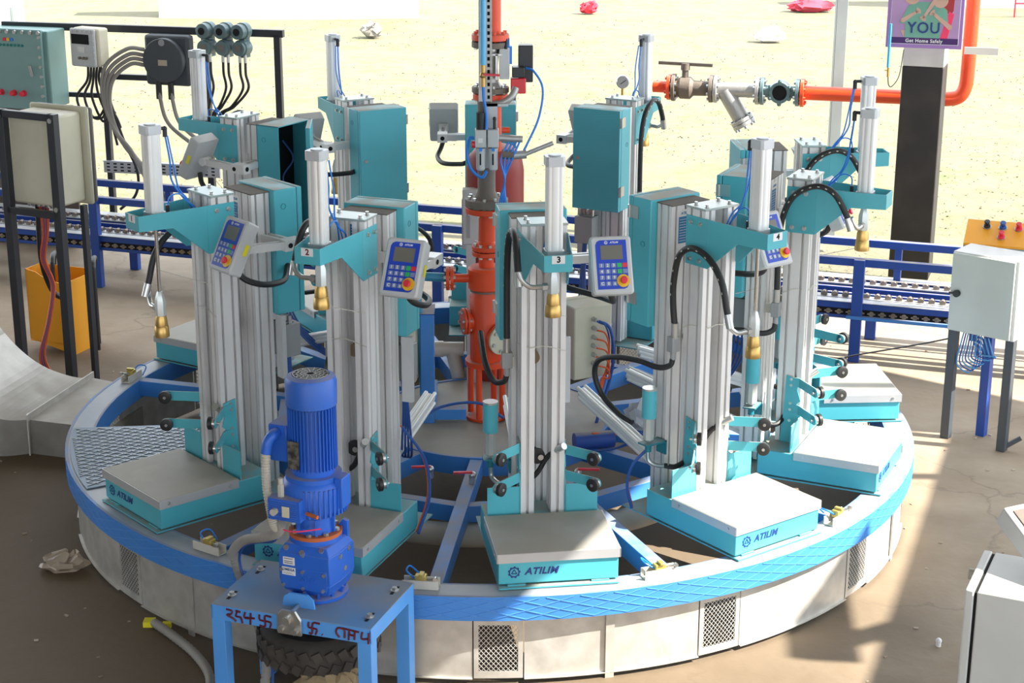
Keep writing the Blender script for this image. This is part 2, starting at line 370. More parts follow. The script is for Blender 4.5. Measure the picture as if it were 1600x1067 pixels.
# tread plate between the first and last station
w0,w1=-85,-62
MB().ring((0,0),1.0,RO-.02,RH+.001,RH+.005,w0,w1,n=16).build('tread_plate',TREAD,ca)
tm=MB()
for k in range(-30,30):
    for sg in (1,-1):
        # diagonal wires clipped to the sector
        seg=[]
        for q in range(61):
            s_=-.8+1.6*q/60; cx=k*.04
            ang=R((w0+w1)/2); u=Vector((math.sin(ang),-math.cos(ang))); t=Vector((math.cos(ang),math.sin(ang)))
            p=u*(1.35+s_*.8)+t*(cx+sg*s_*.5)
            r_=p.length; aa=math.degrees(math.atan2(p.x,-p.y)); seg.append((p if (1.02<r_<RO-.025 and w0+.5<aa<w1-.5) else None))
        run=[p for p in seg if p is not None]
        if len(run)>1: tm.bar((run[0].x,run[0].y,RH+.007),(run[-1].x,run[-1].y,RH+.007),.003,.003)
o=tm.build('raised_mesh',mat('mesh_wire_worn',(.5,.52,.55),.4,.5),ca); o['kind']='stuff'
# pressure valve units on the rim between stations
for a in (-35.5,-7.9,19.7,48.2,77,-107):
    w=R(a); u=Vector((math.sin(w),-math.cos(w),0)); t=Vector((math.cos(w),math.sin(w),0))
    if a in (-7.9,): lab='white rail with small brass trip valve on the ring, just right of the motor table'
    else: lab={-35.5:'white rail with brass trip valve on the ring, right of the left front platform',19.7:'white rail with brass trip valve on the ring, between the third and fourth platforms',48.2:'white rail with brass trip valve on the ring, right of the fourth platform',77:'white rail with brass trip valve on the ring, between the two rightmost platforms',-107:'white rail with brass trip valve on the ring, at the far left'}[a]
    tv=thing('trip_valve',lab,'valve',(u.x*1.665,u.y*1.665-.03,RH),w,'trip valves along the carousel rim')
    m_=MB(); m_.box((-.06,-.02,0),(.06,-.016,.03)); m_.box((-.06,.016,0),(.06,.02,.03)); m_.box((-.06,-.016,0),(.06,.016,.004)); m_.build('rail',PVC,tv)
    m_=MB(); m_.box((-.02,-.014,.018),(.018,.014,.044)); m_.box((-.006,-.02,.044),(.01,.012,.052)); m_.build('valve_body',mat('valve_yellow_%d'%int(a),(.55,.42,.12),.4,.5) if a==-35.5 else bpy.data.materials['valve_yellow_-35'],tv,.002)
    m_=MB(); m_.bar((.015,0,.03),(.05,-.02,.04),.006,.006); m_.cyl((.05,-.026,.04),(.05,-.014,.04),.007); m_.build('roller_lever',STEEL,tv)
    MB().tube([(-.02,0,.03),(-.05,.01,.05),(-.045,.05,.05),(-.01,.05,.02)],.003,6).build('air_hose',HB,tv)
# ---------------------------------------------------------------- guard skirt (fixed)
sk=thing('skirt_guard','low galvanised sheet metal guard around the carousel with mesh windows','guard',(0,-.03,0))
RS=1.695
posts=[13.4+51.43*k for k in range(7)]
for P0 in posts:
    gl=[P0+13.9, P0+51.43-12.6]; hw=2.75
    cuts=[P0, gl[0]-hw, gl[0]+hw, gl[1]-hw, gl[1]+hw, P0+51.43]
    for i in (0,2,4):
        a,b=cuts[i]+.15,cuts[i+1]-.15
        m_=MB(); m_.ring((0,0),RS-.002,RS,.02,.238,a,b,n=max(3,int((b-a)/2)))
        m_.ring((0,0),RS-.02,RS+.006,.236,.239,a,b,n=max(3,int((b-a)/2))); m_.ring((0,0),RS-.002,RS+.01,.018,.021,a,b,n=max(3,int((b-a)/2)))
        m_.build('sheet_panel',SHEET,sk)
    for gc in gl:
        fr=MB(); a,b=gc-hw,gc+hw
        for (q0,q1,z0,z1) in ((a,b,.02,.045),(a,b,.213,.238),(a,a+.55,.045,.213),(b-.55,b,.045,.213)): fr.ring((0,0),RS-.003,RS+.002,z0,z1,q0,q1,n=3)
        f=fr.build('window_frame',SHEET,sk)
        gm_=MB(); NXg,NZg=8,9
        dw=(b-a-1.1)/NXg; dz=.168/NZg
        for i in range(NXg):
            for j in range(NZg):
                a_=a+.55+dw*(i+.5); z_=.045+dz*(j+.5)
                L_=lambda aa,zz:(math.sin(R(aa))*RS,-math.cos(R(aa))*RS,zz)
                c=[L_(a_-dw/2,z_),L_(a_,z_+dz/2),L_(a_+dw/2,z_),L_(a_,z_-dz/2)]
                for q in range(4): gm_.bar(c[q],c[(q+1)%4],.0018,.002)
        o=gm_.build('expanded_mesh',SHEET,f); o['kind']='stuff'
    w=R(P0); u=Vector((math.sin(w),-math.cos(w),0)); t=Vector((math.cos(w),math.sin(w),0))
    m_=MB(); c=u*(RS+.006); m_.bar(c+Vector((0,0,0)),c+Vector((0,0,.245)),.006,.03,t); m_.bar(c-t*.008+Vector((0,0,0))-u*.02,c-t*.008+Vector((0,0,.24))-u*.02,.02,.004,t); m_.build('angle_post',SHEET,sk)
# white pvc pipe ring under the beams
pv=MB().tube([(math.sin(R(a))*.97,-math.cos(R(a))*.97,.2) for a in range(-118,119,4)],.045,14,sm=0).build('pvc_pipe',PVC); tag(pv,'thick old white plastic pipe curving under the ring beams','pipe')
pv2=thing('pvc_tee_pipe','white plastic pipe with elbow going down left of the orange stand','pipe',(0,0,0))
MB().tube([(-.36,.5,.455),(-.26,.5,.455),(-.12,.5,.455)],.032,14).build('horizontal_run',PVC,pv2)
MB().tube([(-.17,.5,.45),(-.15,.5,.36),(-.12,.47,.24),(-.1,.4,.12)],.032,14).build('down_run',PVC,pv2)
m_=MB(); m_.cyl((-.25,.5,.455),(-.21,.5,.455),.036); m_.build('coupling_collar',PVC,pv2)

# ================================================================ FILLING STATION
UO=1.45
def q(u,v,z): return Vector((v, UO-u, z-RH))
def slot(w, d, nx, ny, s=.0098, dp=.015):
    """T slot profile outline, w along x, d along y, slots on every face"""
    out=[]
    def side(L,n,fn):
        pts=[]; step=L/n
        for i in range(n):
            c=-L/2+step*(i+.5); pts+= [(c-s/2,0),(c-s/2,-dp),(c+s/2,-dp),(c+s/2,0)]
        return [fn(x,y) for x,y in [(-L/2,0)]+pts]
    out+=side(w,nx,lambda x,y:(x,-d/2-y)); out+=side(d,ny,lambda x,y:(w/2+y,x)); out+=side(w,nx,lambda x,y:(-x,d/2+y)); out+=side(d,ny,lambda x,y:(-w/2-y,-x))
    return out
cache={}
SMALL={'screw','cap_bolt','bracket_bolt','cheek_bolt','elbow_fitting','air_tubing','print_lines','hose_print','hinge','cable_gland','island_tubing','hose_ferrule','arm_plug','tie_twine'}
def part(name, fn, m_, parent, key=None, bev=0):
    key=key or name
    if key not in cache: cache[key]=fn().mesh(name, m_)
    o=bpy.data.objects.new(name,cache[key]); col.objects.link(o); o.parent=parent
    if name in SMALL: o['kind']='stuff'
    if bev:
        b=o.modifiers.new('bevel','BEVEL'); b.width=bev; b.segments=2; b.limit_method='ANGLE'; b.angle_limit=R(40)
    return o
def bx(u0,u1,v0,v1,z0,z1):
    return MB().box((v0,UO-u1,z0-RH),(v1,UO-u0,z1-RH))
def bolts(pts, d, r=.006, h=.006, n=6):
    m_=MB()
    for p in pts: p=V3(p); m_.cyl(p,p+V3(d)*h,r,n=n); m_.cyl(p,p+V3(d)*.0015,r*1.5,n=10)
    return m_
def column_mb(v0):
    m_=MB(); P=slot(.046,.092,1,2); return m_.ext([(x+v0,y+UO-1.2965) for x,y in P],.437-RH,1.462-RH)
def mast_mb(v0):
    m_=MB(); P=slot(.085,.074,2,2,.0085); return m_.ext([(x+v0,y+UO-1.148) for x,y in P],.352-RH,1.452-RH)
def gear(m_,c,ro,n=9,T=None):
    pts=[]
    for k in range(n*4):
        w=2*math.pi*k/(n*4); r_=ro if (k%4) in (0,1) else ro*.84; pts.append((r_*math.cos(w),r_*math.sin(w)))
    inn=[(ro*.66*math.cos(2*math.pi*k/(n*4)),ro*.66*math.sin(2*math.pi*k/(n*4))) for k in range(n*4)]
    N=len(pts); vs_=[(x,y,0) for x,y in pts]+[(x,y,0) for x,y in inn]+[(x,y,.0008) for x,y in pts]+[(x,y,.0008) for x,y in inn]; fs=[]
    for k in range(N):
        l=(k+1)%N; fs+=[(2*N+k,2*N+l,3*N+l,3*N+k),(k,l,2*N+l,2*N+k)]
    m_.add(vs_,fs)
    tri=[(ro*.48*math.cos(R(90+120*k)),ro*.48*math.sin(R(90+120*k))) for k in range(3)]
    for k in range(3): p,r_=tri[k],tri[(k+1)%3]; m_.bar((p[0],p[1],.0006),(r_[0],r_[1],.0006),ro*.13,.0008)
    return m_
def keypad(parent):
    """control box, local: x right, y up the face, z out of the face"""
    th=R(27); o=thing_part('control_box',parent)
    Mx=Matrix.Translation(q(1.372,.222,1.330)) @ frame((0,0,0),(1,0,0),(0,math.sin(th),math.cos(th)))
    o.matrix_local=Mx
    return o
def thing_part(name,parent):
    me=cache.get('kbox')
    if not me:
        m_=MB(); w,h,d=.069,.098,.052
        def rr(w,h,r=.01):
            return [(sx*(w-r)+r*math.cos(R(a)),sy*(h-r)+r*math.sin(R(a))) for sx,sy,a0 in ((1,1,0),(-1,1,90),(-1,-1,180),(1,-1,270)) for a in (a0,a0+30,a0+60,a0+90)]
        A=rr(w,h); B=rr(w-.006,h-.006,.009)
        n=len(A); vs_=[(x,y,-d) for x,y in rr(w-.003,h-.003)]+[(x,y,-.012) for x,y in A]+[(x,y,-.006) for x,y in A]+[(x,y,0) for x,y in B]
        fs=[tuple(range(n-1,-1,-1)),tuple(range(3*n,4*n))]+[(L*n+i,L*n+(i+1)%n,(L+1)*n+(i+1)%n,(L+1)*n+i) for L in range(3) for i in range(n)]
        m_.add(vs_,fs); me=m_.mesh('control_box',GREYL); cache['kbox']=me
    o=bpy.data.objects.new(name,me); col.objects.link(o); o.parent=parent; return o
def kpart(name,fn,m_,par,key,loc=(0,0,0)):
    o=part(name,fn,m_,par,key); o.location=loc; return o
def kit_keypad(st):
    kb=keypad(st)
    def pnl():
        m_=MB(); P=[(-.052,-.082),(.036,-.082),(.046,-.078),(.052,-.068),(.052,.084),(-.036,.084),(-.047,.079),(-.052,.068)]
        return m_.ext(P,0,.0012)
    kpart('keypad_panel',pnl,PANELB,kb,'kp_panel')
    kpart('display',lambda:MB().box((-.036,.018,0),(.038,.066,.002)),SCREEN,kb,'kp_scr')
    kpart('label_strip',lambda:gear(MB(),0,.006),WHITE,kb,'kp_gear',(-.016,.0755,.0012))
    text('ATILIM','panel_lettering',.0085,WHITE,kb,Matrix.Translation((.011,.0755,.0012)),bold=.0003,shear=.2,thick=.0003)
    rows=['123','456','789','C0±']
    for r_ in range(4):
        for c_ in range(3):
            x=-.036+.0205*c_; y=-.002-.0205*r_
            kpart('key',lambda:MB().ext([(-.0082,-.0072),(.0082,-.0072),(.0082,.0072),(-.0082,.0072)],0,.0016),KEYG,kb,'kp_key',(x,y,.0012))
            text(rows[r_][c_],'key_digit',.014,WHITE,kb,Matrix.Translation((x,y,.0028)),bold=.0004,thick=.0002)
    for (x,y,mm,kk) in ((.0245,-.002,GRNK,'g'),(.0425,-.002,REDK,'r'),(.0245,-.0225,GRNK,'g'),(.0425,-.0225,KEYG,'kg')):
        kpart('function_key',lambda:MB().ext([(-.0078,-.0074),(.0078,-.0074),(.0078,.0074),(-.0078,.0074)],0,.0018),mm,kb,'kp_f'+kk,(x,y,.0012))
    kpart('emergency_ring',lambda:MB().cyl((0,0,0),(0,0,.004),.0215,n=28),YEL,kb,'kp_ering',(.034,-.055,.0008))
    kpart('emergency_button',lambda:MB().lathe((0,0,0),(0,0,1),[(.006,0),(.006,.008),(.012,.009),(.012,.016),(.009,.018)],20),REDK,kb,'kp_ebut',(.034,-.055,.003))
    kpart('warning_label',lambda:MB().box((0,-.02,-.008),(.0006,.02,.008)),YELL,kb,'kp_warn',(.0695,0,-.032))
    return kb
HOSE_LOW=[(1.245,1.03),(1.232,1.12),(1.232,1.20),(1.256,1.295),(1.32,1.335),(1.405,1.315),(1.47,1.25),(1.50,1.16),(1.515,1.115)]
HOSE_HIGH=[(1.24,1.03),(1.238,1.18),(1.245,1.31),(1.275,1.395),(1.325,1.44),(1.385,1.455),(1.44,1.43),(1.485,1.36),(1.5,1.32)]
def station(n, ang, label, low=False, door=0., high_hose=True, num=None):
    w=R(ang); st=thing('filling_station',label,'machine',(UO*math.sin(w),-UO*math.cos(w),RH),w,'gas cylinder filling stations on the carousel')
    # base
    base=part('base_box',lambda:bx(1.222,1.682,-.2,.2,.343,.441),TEAL,st,bev=.003)
    part('mounting_plate',lambda:bx(1.09,1.70,-.2,.2,.332,.337),TEAL,st)
    for s in (-1,1): part('foot',lambda:MB().box((s*.14-.03,-.235,0),(s*.14+.03,-.19,.012)),TEAL,st,'foot%d'%s)
    def plate():
        m_=bx(1.363,1.684,-.203,.203,.4415,.453); m_.box((-.203,UO-1.686,.423-RH),(.203,UO-1.684,.453-RH)); m_.box((-.205,UO-1.686,.423-RH),(-.203,UO-1.363,.453-RH)); m_.box((.203,UO-1.686,.423-RH),(.205,UO-1.363,.453-RH)); return m_
    def lip():
        m_=MB(); m_.box((-.2055,UO-1.688,.420-RH),(.2055,UO-1.6845,.4515-RH)); m_.box((-.2065,UO-1.688,.420-RH),(-.2035,UO-1.363,.4515-RH)); m_.box((.2035,UO-1.688,.420-RH),(.2065,UO-1.363,.4515-RH)); return m_
    part('weighing_plate',lambda:bx(1.363,1.6855,-.2045,.2045,.4415,.453),DUST,st,bev=.002)
    lp=part('plate_lip',lip,LIP,st)
    part('screw',lambda:bolts([q(u,s*.2065,.436) for u in (1.40,1.65) for s in (1,)],(1,0,0),.004,.003,10).add(*(lambda m:(m.v,m.f))(bolts([q(u,-.2065,.436) for u in (1.40,1.65)],(-1,0,0),.004,.003,10))),STEEL,lp)
    # badge
    M=frame(q(1.6828,-.125,.385),(1,0,0),(0,0,1)); 
    lg=part('gear_emblem',lambda:gear(MB(),0,.021),NAVY,base); lg.matrix_local=frame(q(1.6826,-.148,.385),(1,0,0),(0,0,1))
    text('ATILIM','maker_lettering',.033,NAVY,base,frame(q(1.6826,-.058,.385),(1,0,0),(0,0,1)),bold=.0011,shear=.28,sx=1.02)
    # columns
    for s in (-1,1): part('front_column',lambda:column_mb(s*.0525),ALU,st,'colm%d'%s)
    cp=part('column_cap',lambda:bx(1.247,1.346,-.079,.079,1.463,1.471),GREYL if 0 else mat_cap(),st,bev=.001)
    part('cap_bolt',lambda:bolts([q(u,v,1.471) for u in (1.27,1.325) for v in (-.052,.052)],(0,0,1),.006,.01,12),STEEL,cp)
    for s in (-1,1):
        part('rear_mast',lambda:mast_mb(s*.0435),ALU,st,'mast%d'%s)
        part('mast_cap',lambda:bx(1.108,1.188,s*.0435-.044,s*.0435+.044,1.452,1.4555),bpy.data.materials['dusty_black_rubber'],st,'mcap%d'%s)
    lb=part('instruction_plate',lambda:bx(1.1852,1.1862,-.062,.005,1.30,1.435),ALUC,st)
    part('print_panel',lambda:bx(1.1862,1.1866,-.054,-.003,1.315,1.41),bpy.data.materials['print_blue'],lb)
    ltm=text('ATILIM','plate_lettering',.012,bpy.data.materials['print_blue'],lb,frame(q(1.1864,-.024,1.422),(1,0,0),(0,0,1)),bold=.0004,shear=.2,thick=.0003)
    def lines():
        m_=MB()
        for k in range(9): m_.box((-.05,UO-1.187,1.323+.0095*k-RH),(-.05+.03+.013*((k*7)%3)/2,UO-1.1866,1.3244+.0095*k-RH))
        return m_
    part('print_lines',lines,WHITE,lb)
    # arm bracket
    def arm():
        m_=MB(); th=.004
        for s in (-1,1):
            # side cheek on the column (straight) + converging arm cheek
            vo=.0775*s; vi=(.0775-th)*s; to=.046*s; ti=(.046-th)*s
            A=[(1.25,1.265),(1.362,1.265),(1.362,1.438),(1.25,1.438)]
            m_.prism([q(u,vo,z) for u,z in A],[q(u,vi,z) for u,z in A])
            f=lambda u,a,b: a+(b-a)*(u-1.362)/(1.612-1.362)
            B=[(1.362,1.265),(1.488,1.375),(1.612,1.377),(1.612,1.432),(1.362,1.438)]
            m_.prism([q(u,f(u,vo,to),z) for u,z in B],[q(u,f(u,vi,ti),z) for u,z in B])
        m_.box((-.046,UO-1.613,1.377-RH),(.046,UO-1.608,1.432-RH))
        m_.prism([q(1.45,-.062,1.398),q(1.45,.062,1.398),q(1.608,.043,1.398),q(1.608,-.043,1.398)],[q(1.45,-.062,1.402),q(1.45,.062,1.402),q(1.608,.043,1.402),q(1.608,-.043,1.402)])
        return m_
    ab=part('arm_bracket',arm,TEAL,st,bev=.001)
    part('bracket_bolt',lambda:bolts([q(u,.0775,z) for u in (1.275,1.322) for z in (1.415,1.285)],(1,0,0),.006,.008,12).add(*(lambda m:(m.v,m.f))(bolts([q(u,-.0775,z) for u in (1.275,1.322) for z in (1.415,1.285)],(-1,0,0),.006,.008,12))),STEEL,ab)
    if num:
        npn=part('number_plate',lambda:MB().box((-.021,UO-1.6142,1.405-RH),(.021,UO-1.613,1.431-RH)),WHITE,ab); npn.rotation_euler=(0,0,0)
        if num!='3' : npn.location=(0,0,0)
        text(num,'plate_number',.027,MAROON if num in '12' else HOLE,ab,frame(q(1.6143,.001,1.418),(1,0,0),(0,0,1)),bold=.0009)
    # lift cylinder
    def cylb(r,z0,z1,g=.004):
        P=[]
        for k in range(4):
            a=R(45+90*k); c,s_=math.cos(a),math.sin(a)
            cx,cy=r*.78*c*1.414*.72,r*.78*s_*1.414*.72
            for da in (-60,-30,0,30,60): P.append((cx+r*.27*math.cos(a+R(da)),cy+r*.27*math.sin(a+R(da))))
            b=a+R(45); P.append((r*.80*math.cos(b)-r*.35*math.cos(b+R(90))*-1*-1,r*.80*math.sin(b)-r*.35*math.sin(b+R(90)))) if 0 else None
            bm=(math.cos(b),math.sin(b)); tn=(-math.sin(b),math.cos(b))
            P+= [(bm[0]*r*.80-tn[0]*r*.38,bm[1]*r*.80-tn[1]*r*.38),(bm[0]*r*.90-tn[0]*r*.2,bm[1]*r*.90-tn[1]*r*.2),(bm[0]*r*.90+tn[0]*r*.2,bm[1]*r*.90+tn[1]*r*.2),(bm[0]*r*.80+tn[0]*r*.38,bm[1]*r*.80+tn[1]*r*.38)]
        return MB().ext([(x,y+UO-1.523) for x,y in P],z0-RH,z1-RH)
    lc=part('lift_cylinder',lambda:cylb(.0315,1.42,1.71),ALUC,st)
    def caps(z0,z1,tp):
        m_=MB()
        if 1:
            P=[(.031*sx+dx,.031*sy+dy) for sx,sy,dx,dy in ((1,-1,0,.008),(1,1,0,-.008),(1,1,-.008,0),(-1,1,.008,0),(-1,1,0,-.008),(-1,-1,0,.008),(-1,-1,.008,0),(1,-1,-.008,0))]
            m_.ext([(x,y+UO-1.523) for x,y in P],z0-RH,z1-RH)
        if tp: m_.cyl(q(1.523,0,1.733),q(1.523,0,1.737),.02)
        return m_
    part('end_cap',lambda:caps(1.402,1.43,0),mat_lg(),lc,'ec0',bev=.001); part('end_cap',lambda:caps(1.702,1.733,1),mat_lg(),lc,'ec1',bev=.001)
    def fit():
        m_=MB(); m_.cyl(q(1.49,0,1.715),q(1.468,0,1.715),.006); m_.sphere(q(1.466,0,1.713),.009); m_.cyl(q(1.466,0,1.713),q(1.466,0,1.685),.008); m_.cyl(q(1.49,.0,1.418),q(1.475,0,1.418),.006); m_.cyl(q(1.472,0,1.415),q(1.472,0,1.445),.007); return m_
    part('elbow_fitting',fit,BLACK,lc)
    def tubes():
        m_=MB(); m_.tube([q(1.466,0,1.69),q(1.455,.004,1.6),q(1.45,.0,1.53),q(1.41,.01,1.46),q(1.37,.02,1.42),q(1.352,.0,1.36)],.0032,6)
        m_.tube([q(1.464,.012,1.69),q(1.45,.02,1.58),q(1.43,.01,1.5),q(1.39,.0,1.45),q(1.355,-.01,1.36)],.0028,6)
        m_.tube([q(1.472,0,1.44),q(1.465,.01,1.475),q(1.43,.015,1.48),q(1.39,.01,1.44),q(1.352,.01,1.36)],.0026,6); return m_
    part('air_tubing',tubes,HB,st)
    zn=.975 if low else 1.206
    part('piston_rod',lambda:MB().cyl(q(1.523,0,zn+.14),q(1.523,0,1.41),.0065,n=14),CHROME,st,'rod%d'%low)
    def nozz():
        m_=MB(); top=zn+.165
        m_.lathe(q(1.523,0,zn+.078),q(1.523,0,zn+1.078),[(.0175,0),(.0195,.002),(.0195,.055),(.011,.085),(.009,.088)],6); m_.cyl(q(1.523,0,zn+.078),q(1.523,0,zn+.083),.017,n=20)
        return m_
    fh=part('filling_head',nozz,mat_nz(),st,'fh%d'%low)
    part('brass_coupling',lambda:MB().lathe(q(1.523,0,zn),q(1.523,0,zn+1),[(.02,0),(.0265,.001),(.027,.01),(.0245,.038),(.0225,.041),(.0225,.044),(.021,.066),(.0175,.078)],28),BRASS,fh,'bc%d'%low)
    vz=zn+.1
    part('side_elbow',lambda:MB().tube([q(1.523,-.015,vz),q(1.523,-.045,vz),q(1.518,-.075,vz+.0),q(1.51,-.1,vz+.02),q(1.503,-.11,vz+.045)],.0085,10).cyl(q(1.523,-.02,vz),q(1.523,-.036,vz),.013,n=6),STEEL,fh,'se%d'%low)
    # filling hose
    HP=HOSE_LOW if low else HOSE_HIGH
    hp=[q(u,-.11,z) for u,z in HP]
    hz=part('filling_hose',lambda:MB().tube(hp,.0115,12),RUB,st,'hose%d'%low)
    part('hose_ferrule',lambda:MB().cyl(hp[0]-Vector((0,0,.035)),hp[0]+Vector((0,0,.02)),.0135).cyl(hp[-1]+(hp[-1]-hp[-2]).normalized()*.018,hp[-1]-(hp[-1]-hp[-2]).normalized()*.03,.0135),STEEL,hz,'hf%d'%low)
    def marks():
        m_=MB(); P=smooth(hp,10); 
        for i in range(14,len(P)-12,5):
            d=(P[i+1]-P[i]).normalized(); nrm=Vector((0,d.z,-d.y)).normalized(); 
            c=P[i]+Vector((-.0098,0,0))+Vector((0,-.35,0))*.0 ; m_.bar(c-d*.004,c+d*.004,.004,.004,(0,0,1) if abs(d.z)<.8 else (0,1,0))
        return m_
    part('hose_print',marks,WIRE,hz,'hm%d'%low)
    vb=part('valve_block',lambda:bx(1.225,1.255,-.128,-.092,.945,1.0).cyl(q(1.24,-.11,.945),q(1.24,-.11,.915),.011),GREY,st,bev=.001)
    part('block_bracket',lambda:bx(1.19,1.25,-.094,-.086,.95,.985),PVC,vb)
    part('supply_hose',lambda:MB().tube([q(1.24,-.11,.92),q(1.235,-.12,.893),q(1.20,-.145,.882),q(1.12,-.165,.89),q(1.02,-.19,.882),q(.94,-.2,.85),q(.92,-.2,.79),q(.95,-.19,.72),q(1.03,-.18,.67),q(1.1,-.17,.65)] if n>3 else [q(1.24,-.11,.92),q(1.235,-.12,.893),q(1.2,-.15,.885),q(1.12,-.17,.93),q(1.0,-.17,1.0)],.0105,10),RUB,st,'sup%d'%(n>3))
    # gas filter
    gf=part('gas_filter',lambda:MB().cyl(q(1.176,-.158,.69),q(1.176,-.158,.795),.0265,n=24),TEAL,st)
    part('filter_cap',lambda:MB().cyl(q(1.176,-.158,.795),q(1.176,-.158,.802),.0265,n=24),STEEL,gf)
    part('filter_bowl',lambda:MB().lathe(q(1.176,-.158,.60),q(1.176,-.158,1.6),[(.012,0),(.0205,.008),(.0205,.09)],8),mat_bowl(),gf)
    part('filter_bracket',lambda:bx(1.15,1.2,-.185,-.09,.588,.594).cyl(q(1.176,-.158,.56),q(1.176,-.158,.592),.012).box((-.096,UO-1.2,.54-RH),(-.09,UO-1.15,.594-RH)),TEALD,gf)
    part('outlet_hose',lambda:MB().tube([q(1.176,-.158,.56),q(1.18,-.155,.525),q(1.21,-.14,.512),q(1.25,-.12,.52)],.008,8),STEEL,gf)
    part('bottle_hose',lambda:MB().tube([q(1.235,-.13,.517),q(1.27,-.10,.52),q(1.285,-.02,.56),q(1.30,.02,.63),q(1.335,.052,.672)],.0095,8),RUB,st)
    part('hose_nozzle',lambda:MB().cyl(q(1.33,.045,.668),q(1.365,.07,.695),.0125,n=14),STEEL,st)
    part('centre_bumper',lambda:MB().lathe(q(1.22,-.01,.633),q(1.30,-.01,.633),[(.01,0),(.01,.055),(.027,.056),(.027,.072),(.01,.073)],22),RUB,st)
    part('cross_pin',lambda:MB().cyl(q(1.30,.0,.633),q(1.303,-.0,.633),.01),STEEL,st)
    # guide arms
    for s in (-1,1):
        for z,zz in ((.686 if s<0 else .672,0),(.578,1)):
            def ga():
                m_=MB(); p0=q(1.30,s*.0785,z+.0); p1=q(1.338,s*.082,z); p2=q(1.425,s*.172,z)
                d=(p2-p1).normalized(); nn=d.cross(Vector((0,0,1)))
                for a,b in ((p0,p1),(p1,p2)):
                    m_.bar(a,b,.004,.036)
                m_.cyl(p2-nn*.002,p2+nn*.002,.018,n=20); return m_
            g_=part('guide_arm',ga,TEAL,st,'ga%d%d'%(s,zz))
            def ro():
                p2=q(1.425,s*.172,z); ax=Vector((-s*.707,-.707,0))
                return MB().lathe(p2+ax*.012,p2+ax*1.012,[(.008,0),(.02,.001),(.0235,.003),(.0235,.015),(.02,.017),(.008,.017)],24)
            r_=part('roller',ro,RUB,g_,'ro%d%d'%(s,zz))
            def pin():
                p2=q(1.425,s*.172,z); ax=Vector((-s*.707,-.707,0)); return MB().cyl(p2-ax*.012,p2+ax*.031,.0055,n=12).cyl(p2+ax*.003,p2+ax*.012,.017,n=20)
            part('axle_pin',pin,STEEL,g_,'pin%d%d'%(s,zz))
        part('upright_plate',lambda:bx(1.343,1.347,s*.079,s*.192,.441,.548) if s>0 else bx(1.343,1.347,s*.192,s*.079,.441,.548),TEAL,st,'up%d'%s)
        def sp():
            a=MB(); vo=s*.0765; v1=s*.0805
            P=[(1.27,.441),(1.347,.441),(1.347,.55),(1.33,.60),(1.33,.60),(1.345,.612),(1.33,.655),(1.335,.70),(1.285,.71),(1.28,.56)]
            a.prism([q(u,vo,z_) for u,z_ in P],[q(u,v1,z_) for u,z_ in P]); return a
        sp_=part('side_cheek',sp,TEAL,st,'sp%d'%s)
        part('cheek_bolt',lambda:bolts([q(1.305,s*.0805,z_) for z_ in (.695,.672,.60,.575,.53)],(s,0,0),.004,.005,10),STEEL,sp_,'cb%d'%s)
    # cabinet
    cb=part('cabinet',lambda:(bx(1.012,1.108,-.116,.116,1.0,1.463) if not door else None) or bx(1.012,1.108,-.116,.116,1.0,1.463),TEAL,st,'cab',bev=.004) if not door else None
    if door:
        def shell():
            m_=MB(); t_=.004
            for a in ((1.104,1.108,-.116,.116,1.0,1.463),(.99,1.108,-.116,-.112,1.0,1.463),(.99,1.108,.112,.116,1.0,1.463),(.99,1.108,-.116,.116,1.0,1.004),(.99,1.108,-.116,.116,1.459,1.463)): m_.box((a[2],UO-a[1],a[4]-RH),(a[3],UO-a[0],a[5]-RH))
            return m_
        cb=part('cabinet',shell,TEAL,st,'cabopen')
        part('cabinet_interior',lambda:bx(1.09,1.103,-.108,.108,1.01,1.45),HOLE,cb)
        part('loose_wires',lambda:MB().tube([q(1.06,0,1.38),q(1.03,-.03,1.3),q(1.05,.02,1.22),q(1.02,0,1.12)],.004,6),HBD,cb)
    dr=part('cabinet_door',lambda:MB().box((0,0,0),(.232,.02,.463)),TEAL,cb,'door',bev=.003)
    dr.location=q(1.010,-.116,1.0); dr.rotation_euler=(0,0,R(door))
    if not door: dr.location=q(1.0098,-.116,1.0)
    lk=part('lock',lambda:MB().cyl((.205,.02,.235),(.205,.024,.235),.008).cyl((.205,.024,.235),(.205,.0255,.235),.005,n=3),STEEL,dr,'lock')
    def hin():
        m_=MB()
        for z in (1.07,1.385): m_.cyl(q(1.0,-.121,z),q(1.0,-.121,z+.045),.006,n=10); m_.box((-.1195,UO-1.045,z-RH),(-.116,UO-.99,z+.045-RH))
        return m_
    part('hinge',hin,STEEL,cb)
    part('knockout_ring',lambda:MB().ring((0,0),.009,.0105,0,.001,n=24),TEALD,cb,'ko').matrix_local=frame(q(1.07,.1162,1.40),(0,1,0),(0,0,1))
    part('knockout_ring',lambda:MB().ring((0,0),.009,.0105,0,.001,n=24),TEALD,cb,'ko').matrix_local=frame(q(1.07,-.1162,1.30),(0,-1,0),(0,0,1))
    # valve island below the cabinet
    vi=part('valve_island',lambda:bx(1.015,1.085,.025,.115,.83,.955).box((.04,UO-1.09,.955-RH),(.1,UO-1.03,.962-RH)),GREY,st,bev=.002)
    part('island_plate',lambda:bx(1.09,1.108,.095,.135,.76,1.0),GREYL,vi)
    def gl():
        m_=MB()
        for v in (.04,.06,.08,.1): m_.cyl(q(1.05,v,.955),q(1.05,v,.985),.008,n=6)
        return m_
    part('cable_gland',gl,STEEL,vi)
    def vt():
        m_=MB()
        for k in range(4): m_.tube([q(1.03+.012*k,.06+.01*k,.83),q(1.02+.012*k,.06+.012*k,.7),q(.97,.03+.012*k,.56),q(.86,-.02+.012*k,.45),q(.74,-.06,.40)],.0045,6)
        return m_
